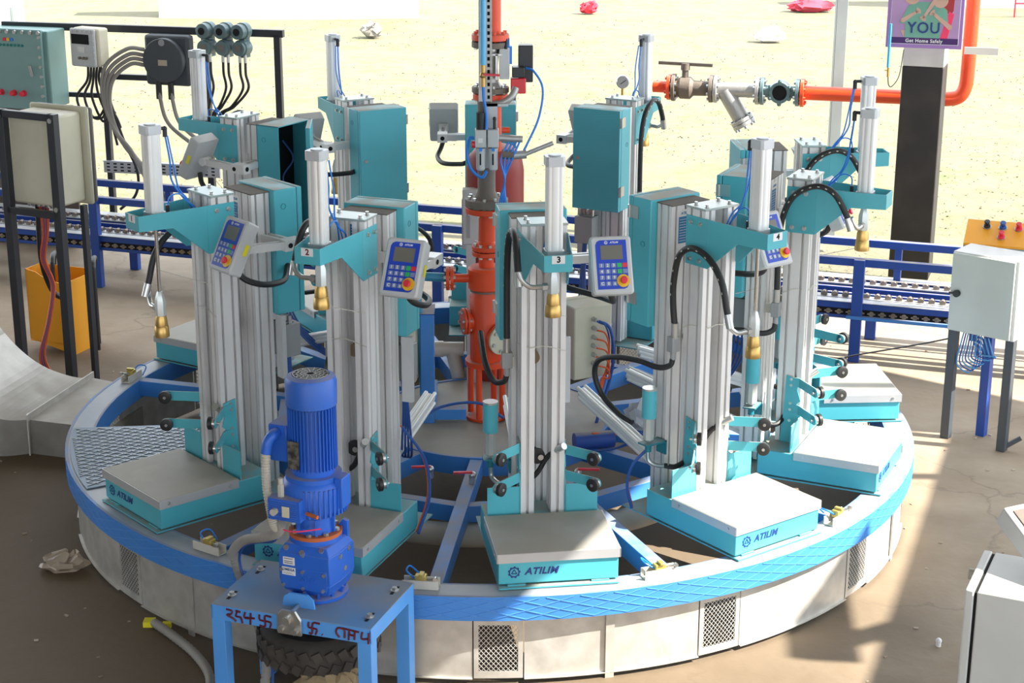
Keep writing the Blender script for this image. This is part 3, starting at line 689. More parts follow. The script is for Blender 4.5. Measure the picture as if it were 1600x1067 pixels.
    part('island_tubing',vt,HBD,vi)
    # tilted bottle ejector cylinder
    tc0=q(1.10,-.02,.45); tc1=q(.615,-.01,.60)
    def ej():
        m_=MB()
        for a,b in ((-1,-1),(1,-1),(1,1),(-1,1)):
            o_=Vector((.018*a,.005*b,.018*b)); m_.cyl(tc0+o_,tc1+o_,.008,n=10)
        m_.cyl(tc0,tc1,.021,n=12); return m_
    e=part('ejector_cylinder',ej,ALUC,st)
    # keypad and its arm
    def ma():
        m_=MB(); m_.box((.03,UO-1.192,1.285-RH),(.09,UO-1.186,1.325-RH)); m_.bar(q(1.185,.06,1.305),q(1.185,.06,1.305)+Vector((0,0,.0001)),.04,.01)
        m_.bar(q(1.115,.087,1.29),q(1.10,.215,1.29),.012,.028); m_.bar(q(1.145,.087,1.29),q(1.13,.215,1.29),.012,.028)
        m_.box((.2,UO-1.15,1.27-RH),(.245,UO-1.08,1.31-RH))
        m_.bar(q(1.15,.21,1.29),q(1.31,.21,1.30),.01,.026); m_.bar(q(1.15,.235,1.29),q(1.31,.235,1.30),.01,.026); m_.cyl(q(1.31,.2,1.3),q(1.31,.245,1.3),.018,n=16); return m_
    kma=part('mounting_arm',ma,ALU,st,bev=.001)
    part('arm_plug',lambda:MB().cyl(q(1.13,.2455,1.29),q(1.13,.2475,1.29),.009).cyl(q(1.0795,.222,1.29),q(1.0775,.222,1.29),.01),HOLE,kma)
    part('signal_cable',lambda:MB().tube([q(1.345,.22,1.245),q(1.32,.235,1.20),q(1.25,.25,1.17),q(1.15,.22,1.16),q(1.08,.14,1.17),q(1.06,.116,1.18)],.011,10),RUB,st)
    kit_keypad(st)
    if n in (2,4):
        pp=[q(1.10,.09,.66),q(1.13,.19,.56),q(1.2,.235,.45),q(1.3,.235,.352)] if n==2 else [q(1.17,-.15,.57),q(1.13,-.19,.5),q(1.12,-.205,.42),q(1.16,-.215,.347)]
        part('sensor_tube',lambda:MB().tube(pp,.0055,8),HBD,st,'stb%d'%n)
        part('sensor_tube',lambda:MB().tube([p+Vector((-.012 if n==2 else .014,.012,.0)) for p in pp],.0035,8),HO,st,'sto%d'%n)
    part('push_fitting',lambda:MB().cyl(q(1.21,-.02,.98),q(1.255,-.02,.98),.022,n=20) ,bpy.data.materials['tan_plastic'],st)
    part('tie_twine',lambda:MB().tube([q(1.345,.075,1.03),q(1.347,.0,1.05),q(1.347,-.05,1.045),q(1.30,-.08,1.05),q(1.25,-.08,1.03)],.0016,5).tube([q(1.523,.0,1.22),q(1.45,.03,1.19),q(1.35,.075,1.15)],.0012,5) ,WIRE,st)
    return st
mat('dusty_black_rubber',(.1,.085,.07),.85,c2=(.15,.125,.1),vscale=9)
mat('print_blue',(.03,.2,.42),.5); mat('tan_plastic',(.3,.22,.12),.6)
_mc={}
def once(k,f):
    if k not in _mc: _mc[k]=f()
    return _mc[k]
def mat_cap(): return once('cap',lambda:mat('zinc_cap',(.36,.46,.45),.4,.4,c2=(.45,.44,.4)))
def mat_lg(): return once('lg',lambda:mat('grey_end_cap',(.58,.6,.62),.4,.3))
def mat_nz(): return once('nz',lambda:mat('silver_head',(.7,.74,.72),.3,.4))
def mat_bowl(): return once('bowl',lambda:mat('clear_grey_bowl',(.5,.52,.5),.15,.2))
station(1,ST[1],'filling station at the left front, its bracket numbered 1 and its filling head lowered',low=True,num='1')
station(2,ST[2],'filling station directly behind the blue gear motor, its bracket numbered 2',num='2')
station(3,ST[3],'filling station at the front centre with its platform facing the camera, bracket numbered 3',num='3')
station(4,ST[4],'filling station right of centre with its filling head lowered, bracket numbered 4',low=True,num='4')
station(5,ST[5],'filling station at the right whose sunlit platform overlaps the ring edge, black hose arching high')
station(6,ST[6],'rightmost filling station, platform behind the other sunlit one')
station(7,ST[7],'filling station at the back right, closed teal cabinet facing the camera')
station(8,ST[8],'filling station at the back centre, hidden behind the orange standpipe')
station(9,ST[9],'filling station at the back left centre with closed cabinet and lowered filling head',low=True)
station(10,ST[10],'filling station at the back left whose cabinet door stands open',door=35)

# ================================================================ CENTRAL STANDPIPE
cp_=thing('standpipe','tall orange gas standpipe with stacked flanges at the carousel centre','pipe',(0,0,RH))
def cz(*a): return [ (x,y,z-RH) for x,y,z in a]
def fl(name,x,y,z0,z1,r,m_,nb=8,parent=None,bolt=STEEL):
    f=MB().cyl((x,y,z0-RH),(x,y,z1-RH),r,n=32).build(name,m_,parent or cp_,.002)
    b=MB()
    for k in range(nb):
        w=2*math.pi*(k+.3)/nb; px,py=x+r*.8*math.cos(w),y+r*.8*math.sin(w); b.cyl((px,py,z0-RH-.009),(px,py,z1-RH+.011),.0075,n=6)
    o=b.build('flange_bolts',bolt,f); o['kind']='stuff'; return f
X0=-.018
fl('base_flange',X0,-.04,.332,.344,.088,ORNG)
for k in range(4):
    w=R(45+90*k+20); MB().cyl((X0+.072*math.cos(w),-.04+.072*math.sin(w),.014),(X0+.072*math.cos(w),-.04+.072*math.sin(w),.235),.013).build('stand_leg',ORNG,cp_)
MB().cyl((X0,-.04,.232),(X0,-.04,.255),.088,n=32).build('top_flange',ORNG,cp_,.002)
MB().lathe((X0,-.04,.255),(X0,-.04,1.255),[(.066,0),(.068,.01),(.068,.27),(.06,.283),(.06,.295)],36).build('swivel_body',ORNG,cp_)
MB().cyl((X0,-.04,.548),(X0,-.04,.556),.066,n=36).build('swivel_gap',BRWN,cp_)
MB().lathe((X0,-.04,.556),(X0,-.04,1.556),[(.066,0),(.074,.006),(.074,.085),(.066,.093)],36).build('swivel_head',ORNG,cp_)
MB().cyl((X0,-.04,.649),(X0,-.04,.72),.031,n=24).build('neck_pipe',ORNG,cp_)
fl('middle_flange',X0+.004,-.04,1.028,1.046,.062,ORNG); fl('middle_flange',X0+.004,-.04,1.05,1.068,.062,ORNG)
MB().lathe((X0+.004,-.04,.738),(X0+.004,-.04,1.738),[(.05,0),(.036,.02),(.034,.15)],24).build('riser_pipe',ORNG,cp_)
fl('upper_flange',X0+.002,-.04,1.205,1.228,.085,ORNG); fl('dark_flange',X0+.002,-.04,1.232,1.262,.087,BRWN,10)
MB().lathe((X0+.002,-.04,1.262-RH),(X0+.002,-.04,2.262-RH),[(.05,0),(.036,.03),(.036,.14),(.036,.40)],24).build('rusty_riser',BRWN,cp_)
MB().cyl((.012,-.01,1.45-RH),(.012,-.01,1.66-RH),.032,n=24).build('orange_riser',ORNG,cp_)
fl('lower_valve_flange',0,0,1.655,1.68,.07,ORNG); fl('valve_flange',0,0,1.684,1.705,.074,BRWN)
vb=MB().lathe((0,0,1.705-RH),(0,0,2.705-RH),[(.05,0),(.034,.02),(.03,.08),(.036,.15),(.05,.16)],24).build('ball_valve_body',STRAINER,cp_)
fl('valve_flange',0,0,1.862,1.885,.074,BRWN); fl('top_pipe_flange',0,0,1.89,1.914,.074,ORNG,8,None,ORNG)
MB().cyl((.006,0,1.91-RH),(.006,0,3.1-RH),.036,n=28).build('top_pipe',ORNG,cp_)
act=MB().box((.035,-.05,1.742-RH),(.075,.03,1.865-RH)).build('actuator_body',GREYL,cp_,.003)
MB().cyl((.075,-.01,1.87-RH),(.035,-.01,1.87-RH),.03,n=20).box((.04,-.04,1.80-RH),(.085,.0,1.87-RH)).build('actuator_dome',HB,act)
MB().box((.02,-.055,1.74-RH),(.03,-.045,1.84-RH)).box((.005,-.055,1.835-RH),(.045,-.045,1.842-RH)).build('actuator_bracket',STEEL,act)
sw=MB().box((.11,-.02,1.725-RH),(.168,.04,1.87-RH)).build('limit_switch_box',BLACK,cp_,.004)
MB().box((.085,-.06,1.75-RH),(.135,-.005,1.79-RH)).build('solenoid_coil',BLACK,sw,.003)
MB().box((.08,-.05,1.685-RH),(.14,.0,1.745-RH)).build('red_terminal_box',mat('red_cast_box',(.75,.04,.05),.4),sw,.004)
MB().tube(cz((.1,-.06,1.71),(.085,-.075,1.68),(.05,-.08,1.655),(.0,-.07,1.645)),.014,12).build('braided_conduit',STRAINER,sw)
MB().tube(cz((.04,.0,1.91),(.06,-.03,1.90),(.06,-.05,1.86)),.006,8).build('power_lead',RUB,act)
rt_=MB().tube(cz((.14,-.04,1.785),(.17,-.06,1.775),(.205,-.08,1.71),(.19,-.1,1.6),(.145,-.12,1.5),(.12,-.13,1.455)),.0045,8,8).build('loop_hose',HB,cp_)
MB().box((-.02,-.11,1.4-RH),(.028,-.1,1.655-RH)).box((-.02,-.11,1.645-RH),(.07,-.03,1.655-RH)).build('support_bracket',GREYL,cp_)
# side flanges
def sflange(name,c,d,r,m1,m2,t=.014):
    c=V3(c); d=V3(d).normalized(); f=MB().cyl(c,c+d*t,r,n=28).build(name,m1,cp_,.0015); MB().cyl(c+d*(t+.003),c+d*(2*t+.003),r,n=28).build('blind_flange',m2,f,.0015)
    a=d.cross(Vector((0,0,1))); b=d.cross(a); m_=MB()
    for k in range(6):
        w=2*math.pi*(k+.3)/6; p=c+(a*math.cos(w)+b*math.sin(w))*r*.76; m_.cyl(p-d*.008,p+d*(2*t+.012),.008,n=6)
    o=m_.build('flange_bolts',STEEL,f); o['kind']='stuff'; return f
MB().cyl((X0-.05,-.04,.6),(-.155,-.04,.6),.018,n=16).build('side_branch',ORNG,cp_)
sflange('side_flange',(-.15,-.04,.6),(-1,-.0,0),.05,ORNG,ORNG)
MB().cyl((X0-.04,-.04,.42),(X0-.085,-.05,.42),.045,n=20).build('side_port',ORNG,cp_)
sflange('side_port_flange',(X0-.075,-.05,.42),(-1,-.25,0),.055,ORNG,ORNG,.01)
MB().cyl((X0+.02,-.06,.36),(X0+.06,-.105,.36),.05,n=20).build('front_port',ORNG,cp_)
sflange('front_port_flange',(X0+.05,-.1,.36),(.62,-.78,0),.062,ORNG,CREAM,.01)
# teal pipe from the side flange
tp=MB().tube([(-.185,-.03,.93),(-.25,-.02,.93),(-.3,0,.925),(-.305,.0,.88),(-.285,.0,.6),(-.275,.0,.345)],.019,14,8).build('branch_pipe',mat('steel_blue_paint',(.05,.28,.45),.45),None); tag(tp,'steel blue pipe turning down from the orange side flange','pipe')
# perforated tray + light blue hose
tr=thing('cable_tray','upright perforated galvanised tray in front of the orange top pipe','tray',(-.02,-.1,1.66))
m_=MB(); m_.box((-.026,-.002,0),(-.024,.02,1.4)); m_.box((.024,-.002,0),(.026,.02,1.4)); m_.box((-.026,.018,0),(.026,.02,1.4)); m_.build('tray_channel',SHEET,tr)
m_=MB()
for k in range(56): m_.box((.0262,.002,.01+k*.025),(.0266,.012,.024+k*.025)); m_.box((.008,.0165,.01+k*.025),(.018,.0175,.024+k*.025))
o=m_.build('tray_slots',HOLE,tr); o['kind']='stuff'
h=thing('air_supply_hose','light blue air hose with brass tap and red lever hanging in the tray','hose',(-.028,-.125,1.8))
MB().cyl((0,0,.01),(0,0,1.3),.011,n=14).build('hose',mat('sky_blue_hose',(.12,.5,.85),.35),h)
MB().cyl((0,0,-.075),(0,0,.01),.009,n=12).sphere((0,0,-.03),.014).build('brass_tap',BRASS,h)
MB().bar((0,-.015,-.025),(.065,-.015,-.028),.012,.008).build('red_lever',REDK,h)
MB().tube([(0,0,-.07),(.002,0,-.12),(.012,-.01,-.18),(.012,-.02,-.24)],.006,8).build('drop_hose',HB,h)
# regulators
rg=thing('air_regulator','pair of pale air filter regulators with blue level windows before the standpipe','regulator',(-.014,-.13,1.40))
for s,nm in ((-1,'filter_unit'),(1,'pressure_unit')):
    x=s*.0245; b=MB().box((x-.022,-.025,.09),(x+.022,.025,.16)).build(nm,GREYL,rg,.003)
    MB().lathe((x,0,-.005),(x,0,.995),[(.012,0),(.018,.006),(.0195,.09)],20).build('bowl',GREYL,b)
    MB().box((x-.004,-.0205,.02),(x+.002,-.0185,.065)).build('sight_slot',HOLE,b); MB().box((x-.006,-.0215,.075),(x+.006,-.0185,.088)).build('level_window',HB,b)
MB().box((-.034,-.027,.11),(-.016,-.0255,.128)).build('unit_label',WHITE,rg)
MB().cyl((-.024,0,.16),(-.024,0,.225),.018,n=20).build('adjuster_knob',RUB,rg)
MB().cyl((.03,-.0,.16),(.03,0,.2),.006).sphere((.03,-.0,.2),.008).build('pilot_fitting',BLACK,rg)
MB().cyl((.046,0,.125),(.14,0,.12),.0135,n=16).build('outlet_manifold',STRAINER,rg)
MB().tube([(-.05,0,.125),(-.07,-.0,.12),(-.078,0,.06),(-.06,-.01,.0),(-.02,-.015,-.03),(.0,-.01,-.005)],.0065,10,8).build('loop_hose',HB,rg)
for k,(a,b,c) in enumerate(((.075,-.01,.02),(.09,.0,.03),(.105,.01,.015),(.118,.015,.0))):
    MB().tube([(a+.01,-.005,.11),(a-.02,-.015,.04),(.07,-.02+b,-.04),(.06+b,-.02,-.14),(.075,-.01,-.2)],.0042,8,8).build('outlet_hose',HB,rg)
MB().cyl((.06,.0,.06),(.105,0,.058),.02,n=16).build('union_nut',BRWN,rg)
MB().cyl((.1,0,.055),(.155,0,.06),.017,n=16).cyl((.15,0,.06),(.26,-.0,.105),.009).build('transfer_pipe',STRAINER,rg)
MB().cyl((-.06,-.005,.1),(-.045,-.005,.1),.014).build('red_knob',REDK,rg); MB().cyl((.06,.03,.15),(.09,.03,.15),.012).build('red_fitting',ORNG,rg)
# red tank, terminal cabinets, blue frame
tk=thing('red_tank','dusty dark red cylindrical tank standing behind the orange standpipe','tank',(.02,.53,RH))
MB().lathe((0,0,0),(0,0,1),[(.12,0),(.125,.01),(.125,.93),(.115,.99),(.08,1.03),(.03,1.045)],40).build('shell',REDT,tk); MB().cyl((0,0,1.04),(0,0,1.08),.02).build('neck',BRWN,tk)
tb=thing('terminal_box','pale grey cable terminal box with trunking, left of the orange riser','box',(-.085,.42,.96)); MB().box((-.035,-.03,0),(.035,.03,.24)).build('enclosure',GREYL,tb,.004); MB().box((-.018,-.034,.03),(-.003,-.03,.2)).build('slot_cover',GREY,tb); MB().box((-.02,-.03,-.628),(.02,.01,0)).build('trunking',GREYL,tb)
for s in (-1,1):
    sf=thing('support_frame',('bright blue steel upright with foot beams, left of the standpipe' if s<0 else 'bright blue steel upright behind the front centre station'),'frame',(-.262 if s<0 else .27,.0,RH))
    MB().box((-.028,-.03,.02),(.028,.03,.44 if s<0 else .6)).build('upright',BLUE,sf,.002)
    MB().box((-.03,-.12,.0),(.03,.3,.05)).build('foot_beam',BLUE,sf,.002)
    MB().box((.03 if s<0 else -.2,-.12,.015),(.16 if s<0 else -.03,-.06,.06)).build('cross_foot',BLUE,sf,.002)
    MB().box((-.03,-.03,.44 if s<0 else .6),(.03,.12,.444 if s<0 else .604)).build('top_plate',BLUED,sf)
jb=thing('junction_box','cream junction box with a column of cable glands and orange wires, right of front centre','box',(.375,.05,.5),R(28))
MB().box((-.09,-.1,0),(.09,.07,.31)).build('enclosure',CREAM,jb,.006)
MB().box((-.094,.02,-.004),(.094,.03,.315)).build('lid_flange',CREAM,jb,.004)
for k in range(6):
    g_=MB().cyl((.0,-.1,.255-.038*k),(.0,-.118,.255-.038*k),.011,n=6).cyl((0,-.118,.255-.038*k),(.0,-.128,.252-.038*k),.008).build('cable_gland',STEEL,jb)
    MB().tube([(.0,-.126,.252-.038*k),(.03+.003*k,-.145,.235-.038*k),(.055,-.14,.15-.03*k),(.045-.004*k,-.13,0),(.0+.003*k,-.15,-.11),(.03,-.17,-.19+.002*k)],.0038,6,8).build('sensor_wire',HO if k else HBD,jb)
MB().tube([(.01,-.126,.25),(.05,-.15,.22),(.07,-.15,.1),(.06,-.13,-.03),(.0,-.16,-.13),(-.06,-.2,-.24)],.007,8,8).build('supply_cable',HBD,jb)
jb2=thing('junction_box','cream junction box seen edge-on beside the left blue upright','box',(-.315,.03,.49),R(-8)); MB().box((-.03,-.1,0),(.02,.12,.34)).build('enclosure',CREAM,jb2,.006); MB().box((-.036,-.105,.0),(-.03,.125,.345)).build('lid_flange',CREAM,jb2)
wt=thing('wire_trough','blue steel trough with orange wires lying on the ring, right of front centre','tray',(.42,-.42,RH),R(6)); MB().tube([(-.09,0,.035),(.07,.02,.035)],.035,16,0).build('trough',BLUED,wt)
for k in range(5): MB().tube([(-.02,-.005,.07),(.09,.02,.05),(.13+.02*k,.03+.012*k,.025),(.2,.06+.012*k,.012)],.0035,6,5).build('wire',HO,wt)
ht=MB().tube([(-.35,-.55,.36),(-.3,-.5,.45),(-.2,-.4,.5),(-.05,-.35,.5),(.05,-.3,.42)],.006,8,8).build('blue_hose',HBD); tag(ht,'dark blue hose arching over the hub plate','hose')
for k,(x,y,lab) in enumerate(((-.23,-.72,'small brass ball tap with red lever, left of the front centre station'),(-.07,-.78,'small ball tap with red lever, just left of the front centre platform'),(.33,-.75,'small ball tap with red lever, right of the front centre station'))):
    bt=thing('ball_tap',lab,'valve',(x,y,RH),0,'taps on the ring beams'); MB().cyl((0,0,0),(0,0,.035),.012).sphere((0,0,.035),.015).build('tap_body',STEEL,bt); MB().bar((0,-.01,.05),(-.07 if x<0 else .08,-.02,.052),.012,.007).build('red_lever',REDK,bt)
pb=thing('film_scrap','crumpled white plastic film on the hub beside the silver cylinder','plastic film',(.62,-.18,RH+.0)); 
def crumple(rx,ry,rz,seed,n=10):
    m_=MB(); m_.sphere((0,0,rz*.8),1,n*2,(rx,ry,rz)); m_.v=[(x+rx*.5*noise.noise(Vector((x/rx*2.2,y/ry*2.2,seed+z/rz*2))),y+ry*.5*noise.noise(Vector((x/rx*2.2,y/ry*2.2,seed+9+z/rz*2))),max(0,z*(1+.7*noise.noise(Vector((x/rx*2.5,y/ry*2.5,seed+4)))))) for x,y,z in m_.v]; return m_
crumple(.06,.05,.06,2).build('film',LBAG,pb)

# ================================================================ DRIVE TABLE, GEAR MOTOR, TYRE
TR=R(-19.6); TC=Vector((-.562,-1.868,0)); TZ=.40
tb=thing('motor_table','bright blue steel table with a dusty top carrying the gear motor','table',(TC.x,TC.y,0),TR)
MB().box((-.271,-.174,TZ-.004),(.271,.174,TZ)).build('table_top',TABT,tb,.001)
for (nm,a,b) in (('front_rail',(-.271,-.174,TZ-.052),(.271,-.170,TZ-.003)),('back_rail',(-.271,.170,TZ-.052),(.271,.174,TZ-.003)),('side_rail',(-.271,-.174,TZ-.052),(-.267,.174,TZ-.003)),('side_rail',(.267,-.174,TZ-.052),(.271,.174,TZ-.003))): MB().box(a,b).build(nm,TABLE,tb)
for sx in (-1,1):
    for sy in (-1,1):
        m_=MB(); x0,x1=sorted((sx*.271,sx*.226)); y0,y1=sorted((sy*.1745,sy*.1295))
        m_.box((x0,y0,0),(x1,y1,TZ-.05)); m_.build('leg',TABLE,tb,.001)
for sx in (-1,1):
    for sy in (-1,1):
        x,y=sx*.236,sy*.10
        s_=MB().box((x-.005,y-.03,TZ),(x+.005,y+.03,TZ+.0012)).build('slot',HOLE,tb); MB().cyl((x,y,TZ),(x,y,TZ+.012),.009,n=6).cyl((x,y,TZ),(x,y,TZ+.003),.014).build('slot_bolt',STEEL,s_)
tn=MB().prism([(-.035,-.19,.345),(.045,-.19,.345),(.045,-.19,.395),(.025,-.19,.425),(-.02,-.19,.425),(-.035,-.19,.405)],[(-.035,-.18,.345),(.045,-.18,.345),(.045,-.18,.395),(.025,-.18,.425),(-.02,-.18,.425),(-.035,-.18,.405)]).build('tension_bracket',STEEL,tb,.001)
m_=MB(); 
for x,z,r_ in ((0,.395,.014),(-.02,.365,.01),(.028,.362,.01)): m_.cyl((x,-.205,z),(x,-.19,z),r_,n=6)
m_.cyl((0,-.2,.405),(0,-.09,.405),.007)
m_.build('adjusting_bolt',STEEL,tn)
MB().prism([(-.055,-.11,TZ),(.055,-.11,TZ),(.05,-.11,TZ+.03),(.03,-.11,TZ+.045),(-.03,-.11,TZ+.045),(-.05,-.11,TZ+.03)],[(-.055,-.102,TZ),(.055,-.102,TZ),(.05,-.102,TZ+.03),(.03,-.102,TZ+.045),(-.03,-.102,TZ+.045),(-.05,-.102,TZ+.03)]).build('stop_plate',TABLE,tb)
# brushed inscription, strokes as painted on the apron
STK=[ # in fractions of the rail, x 0..1 from left, z 0..1
 [(.10,.9),(.135,.85),(.13,.6),(.1,.5),(.14,.3),(.16,.1)],[(.17,.85),(.16,.5),(.19,.45),(.2,.05)],[(.16,.9),(.19,.85)],[(.22,.9),(.215,.5),(.25,.5)],[(.255,.9),(.25,.05)],[(.22,.5),(.28,.55)],
 [(.31,.9),(.315,.5),(.38,.45),(.375,.05)],[(.385,.85),(.345,.85),(.345,.1),(.31,.1)],
 [(.62,.95),(.62,.55),(.67,.5),(.66,.1)],[(.69,.95),(.645,.9),(.64,.15),(.62,.15)],[(.70,.2),(.705,.15)],
 [(.81,.2),(.79,.5),(.8,.85),(.84,.8),(.84,.2)],[(.87,.85),(.865,.1)],[(.83,.9),(.93,.8)],[(.905,.85),(.9,.2)],[(.865,.5),(.9,.5)],[(.95,.85),(.945,.35),(.98,.4)],[(.99,.85),(.985,.05)]]
ins=MB()
for s_ in STK:
    p=[(-.271+.542*x,-.1755,TZ-.052+.046*z) for x,z in s_]
    ins.tube(p,.0034,6,3)
o=ins.build('brushed_lettering',MAROON,tb); o['kind']='stuff'
gm0=thing('gear_motor','blue electric gear motor standing upright on the blue table','motor',(TC.x+.012,TC.y+.01,TZ),R(-22))
MB().lathe((0,0,0),(0,0,1),[(.095,0),(.098,.002),(.098,.012),(.07,.02),(.065,.04)],40).build('foot_flange',BLUEM,gm0)
m_=MB()
for k in range(12): w=R(30*k); m_.bar((.06*math.cos(w),.06*math.sin(w),.028),(.09*math.cos(w),.09*math.sin(w),.02),.008,.03)
o=m_.build('flange_ribs',BLUEM,gm0); o['kind']='stuff'
P=[(-.078,-.085),(.085,-.085),(.092,-.03),(.092,.06),(.06,.085),(-.06,.085),(-.085,.06),(-.085,-.03)]
P=[(x*1.08,y*1.08) for x,y in P]
m_=MB(); m_.prism([(x*.86,y*.86,.03) for x,y in P],[(x,y,.07) for x,y in P]); m_.ext(P,.07,.165); m_.prism([(x,y,.165) for x,y in P],[(x*.8,y*.8,.19) for x,y in P])
gb_=m_.build('gearbox',BLUEM,gm0,.003)
cv=MB().prism([(-.074,-.0925,.045),(.078,-.0925,.045),(.083,-.0925,.062),(.083,-.0925,.117),(-.08,-.0925,.117),(-.08,-.0925,.062)],[(-.074,-.085,.045),(.078,-.085,.045),(.083,-.085,.062),(.083,-.085,.117),(-.08,-.085,.117),(-.08,-.085,.062)]).build('cover_plate',BLUEM,gb_,.002)
m_=MB()
for x,z in ((-.068,.055),(0,.052),(.07,.055),(-.072,.108),(0,.108),(.074,.108)): m_.cyl((x,-.0925,z),(x,-.099,z),.006,n=8)
o=m_.build('cover_bolts',STEEL,cv); o['kind']='stuff'
text('SITI','cast_lettering',.03,BLUEM,cv,frame((.015,-.0925,.083),(1,0,0),(0,0,1)),thick=.002,bold=.0008)
lb1=MB().box((-.072,-.0945,.09),(-.026,-.0925,.116)).build('maker_label',WHITE,gb_); text('OMEGA','label_text',.0115,NAVY,lb1,frame((-.049,-.0947,.108),(1,0,0),(0,0,1)),bold=.0004,thick=.0003)
m_=MB(); m_.box((-.068,-.0949,.094),(-.032,-.0945,.0955)); m_.box((-.068,-.0949,.098),(-.038,-.0945,.0992)); m_.build('label_lines',GREY,lb1)['kind']='stuff'
lb2=MB().box((-.068,-.0935,.124),(-.028,-.09,.15)).build('data_label',WHITE,gb_); m_=MB()
for z in (.129,.135,.144): m_.box((-.064,-.0939,z),(-.034,-.0935,z+.002))
m_.build('label_lines',BLACK,lb2)['kind']='stuff'
m_=MB()
for x,y,z in ((-.06,-.075,.175),(.06,-.07,.18),(.0,-.085,.17)): m_.cyl((x,y,z-.01),(x,y-.012,z+.006),.009,n=8)
for y,z in ((-.03,.15),(.03,.155),(0,.1)): m_.cyl((.092,y,z),(.102,y,z),.009,n=8)
m_.build('plug_bolts',STEEL,gb_)['kind']='stuff'
MB().prism([(.04,.05,.165),(.085,.05,.165),(.085,.05,.235),(.07,.05,.24),(.04,.05,.2)],[(.04,.065,.165),(.085,.065,.165),(.085,.065,.235),(.07,.065,.24),(.04,.065,.2)]).build('lifting_lug',BLUEM,gb_)
MB().cyl((0,0,.19),(0,0,.206),.083,n=36).build('lower_flange',BLUEM,gm0); MB().cyl((0,0,.206),(0,0,.218),.0835,n=36).build('rusty_flange',RUST,gm0)
m_=MB()
for k in range(8): w=R(45*k+10); m_.cyl((.07*math.cos(w),.07*math.sin(w),.218),(.07*math.cos(w),.07*math.sin(w),.227),.009,n=6)
m_.build('flange_bolts',STEEL,gm0)['kind']='stuff'
m_=MB(); m_.lathe((0,0,.218),(0,0,1.218),[(.06,0),(.055,.06),(.07,.062)],30)
for k in range(6): w=R(60*k); m_.bar((.045*math.cos(w),.045*math.sin(w),.245),(.068*math.cos(w),.068*math.sin(w),.245),.008,.055)
m_.build('adapter_bell',BLUEM,gm0)
vr=MB().lathe((0,0,.275),(0,0,1.275),[(.07,0),(.092,.012),(.1,.03),(.1,.1),(.09,.118),(.08,.125)],40)
for k in range(22): w=R(-80+9*k); vr.bar((.099*math.cos(w),.099*math.sin(w),.29),(.099*math.cos(w),.099*math.sin(w),.38),.006,.01,(math.cos(w),math.sin(w),0))
vr=vr.build('variator_housing',BLUEM,gm0)
bx_=MB().box((-.095,-.125,.285),(.015,-.08,.355)); 
for k in range(9): bx_.box((-.097,-.128,.29+.007*k),(.005,-.124,.2925+.007*k))
bx_=bx_.build('control_casing',BLUEM,vr,.002)
MB().box((-.045,-.130,.3),(-.02,-.1275,.335)).build('sight_glass',CREAM,bx_); MB().cyl((-.07,-.125,.315),(-.07,-.142,.315),.011,n=12).build('plug',HBG,bx_)
MB().cyl((-.062,-.1,.355),(-.062,-.1,.395),.011,n=6).cyl((-.062,-.1,.395),(-.062,-.1,.415),.008).build('breather',HBG,bx_)
MB().cyl((.03,-.11,.315),(.075,-.125,.315),.006).build('adjusting_shaft',RUST,vr)
m_=MB().box((.085,-.03,.31),(.112,.03,.41)); m_.build('side_lug',BLUEM,vr,.003)
MB().cyl((0,0,.395),(0,0,.41),.088,n=36).build('motor_flange',BLUEM,gm0)
mo=MB().cyl((0,0,.405),(0,0,.64),.066,n=36)
for k in range(40):
    w=R(9*k); mo.bar((.066*math.cos(w),.066*math.sin(w),.43),(.066*math.cos(w),.066*math.sin(w),.63),.003,.02,(math.cos(w),math.sin(w),0))
mo=mo.build('motor_body',BLUEM,gm0)
MB().lathe((0,0,.632),(0,0,1.632),[(.072,0),(.079,.002),(.08,.075),(.074,.09),(.058,.097),(.058,.094),(.01,.094)],44).build('fan_cowl',BLUEM,gm0)
m_=MB()
for k in range(1,5):
    for j in range(max(8,k*9)):
        n_=max(8,k*9); a,b=2*math.pi*j/n_,2*math.pi*(j+1)/n_; r_=.012*k+.006; m_.bar((r_*math.cos(a),r_*math.sin(a),.729),(r_*math.cos(b),r_*math.sin(b),.729),.002,.003)
for k in range(16): w=R(22.5*k); m_.bar((.012*math.cos(w),.012*math.sin(w),.729),(.056*math.cos(w+.25),.056*math.sin(w+.25),.729),.002,.003)
m_.build('fan_grille',STRAINER,gm0)['kind']='stuff'
MB().cyl((0,0,.7262),(0,0,.7266),.057,n=30).build('fan_opening',HOLE,gm0)
MB().box((-.045,-.0795,.44),(-.008,-.074,.53)).build('rating_plate',mat('worn_rating_plate',(.06,.06,.06),.4,.6,dirt=(.4,.38,.3),damt=.5,dscale=60),mo)
tbx=MB().box((-.135,-.035,.44),(-.07,.06,.56)).build('terminal_box',BLUEM,mo,.004)
MB().tube([(-.105,-.035,.535),(-.105,-.06,.535),(-.115,-.075,.515),(-.12,-.08,.48)],.017,12,6).build('cable_elbow',BLUEM,tbx)
def corr(name,path,r,m_,parent,ribs=1.6):
    P=smooth(path,14); return MB().tube(P,r,12,0,rf=lambda i:1.0 if i%2 else .86).build(name,m_,parent)
corr('conduit',[(-.12,-.08,.485),(-.12,-.085,.42),(-.115,-.09,.36),(-.1,-.1,.3),(-.085,-.11,.262),(-.08,-.10,.245)],.0155,HBG,gm0)
m_=MB().tube([(-.09,-.1,.25),(-.02,-.11,.247),(.06,-.075,.255)],.0025,6); m_.build('pink_tie',PINK,gm0)
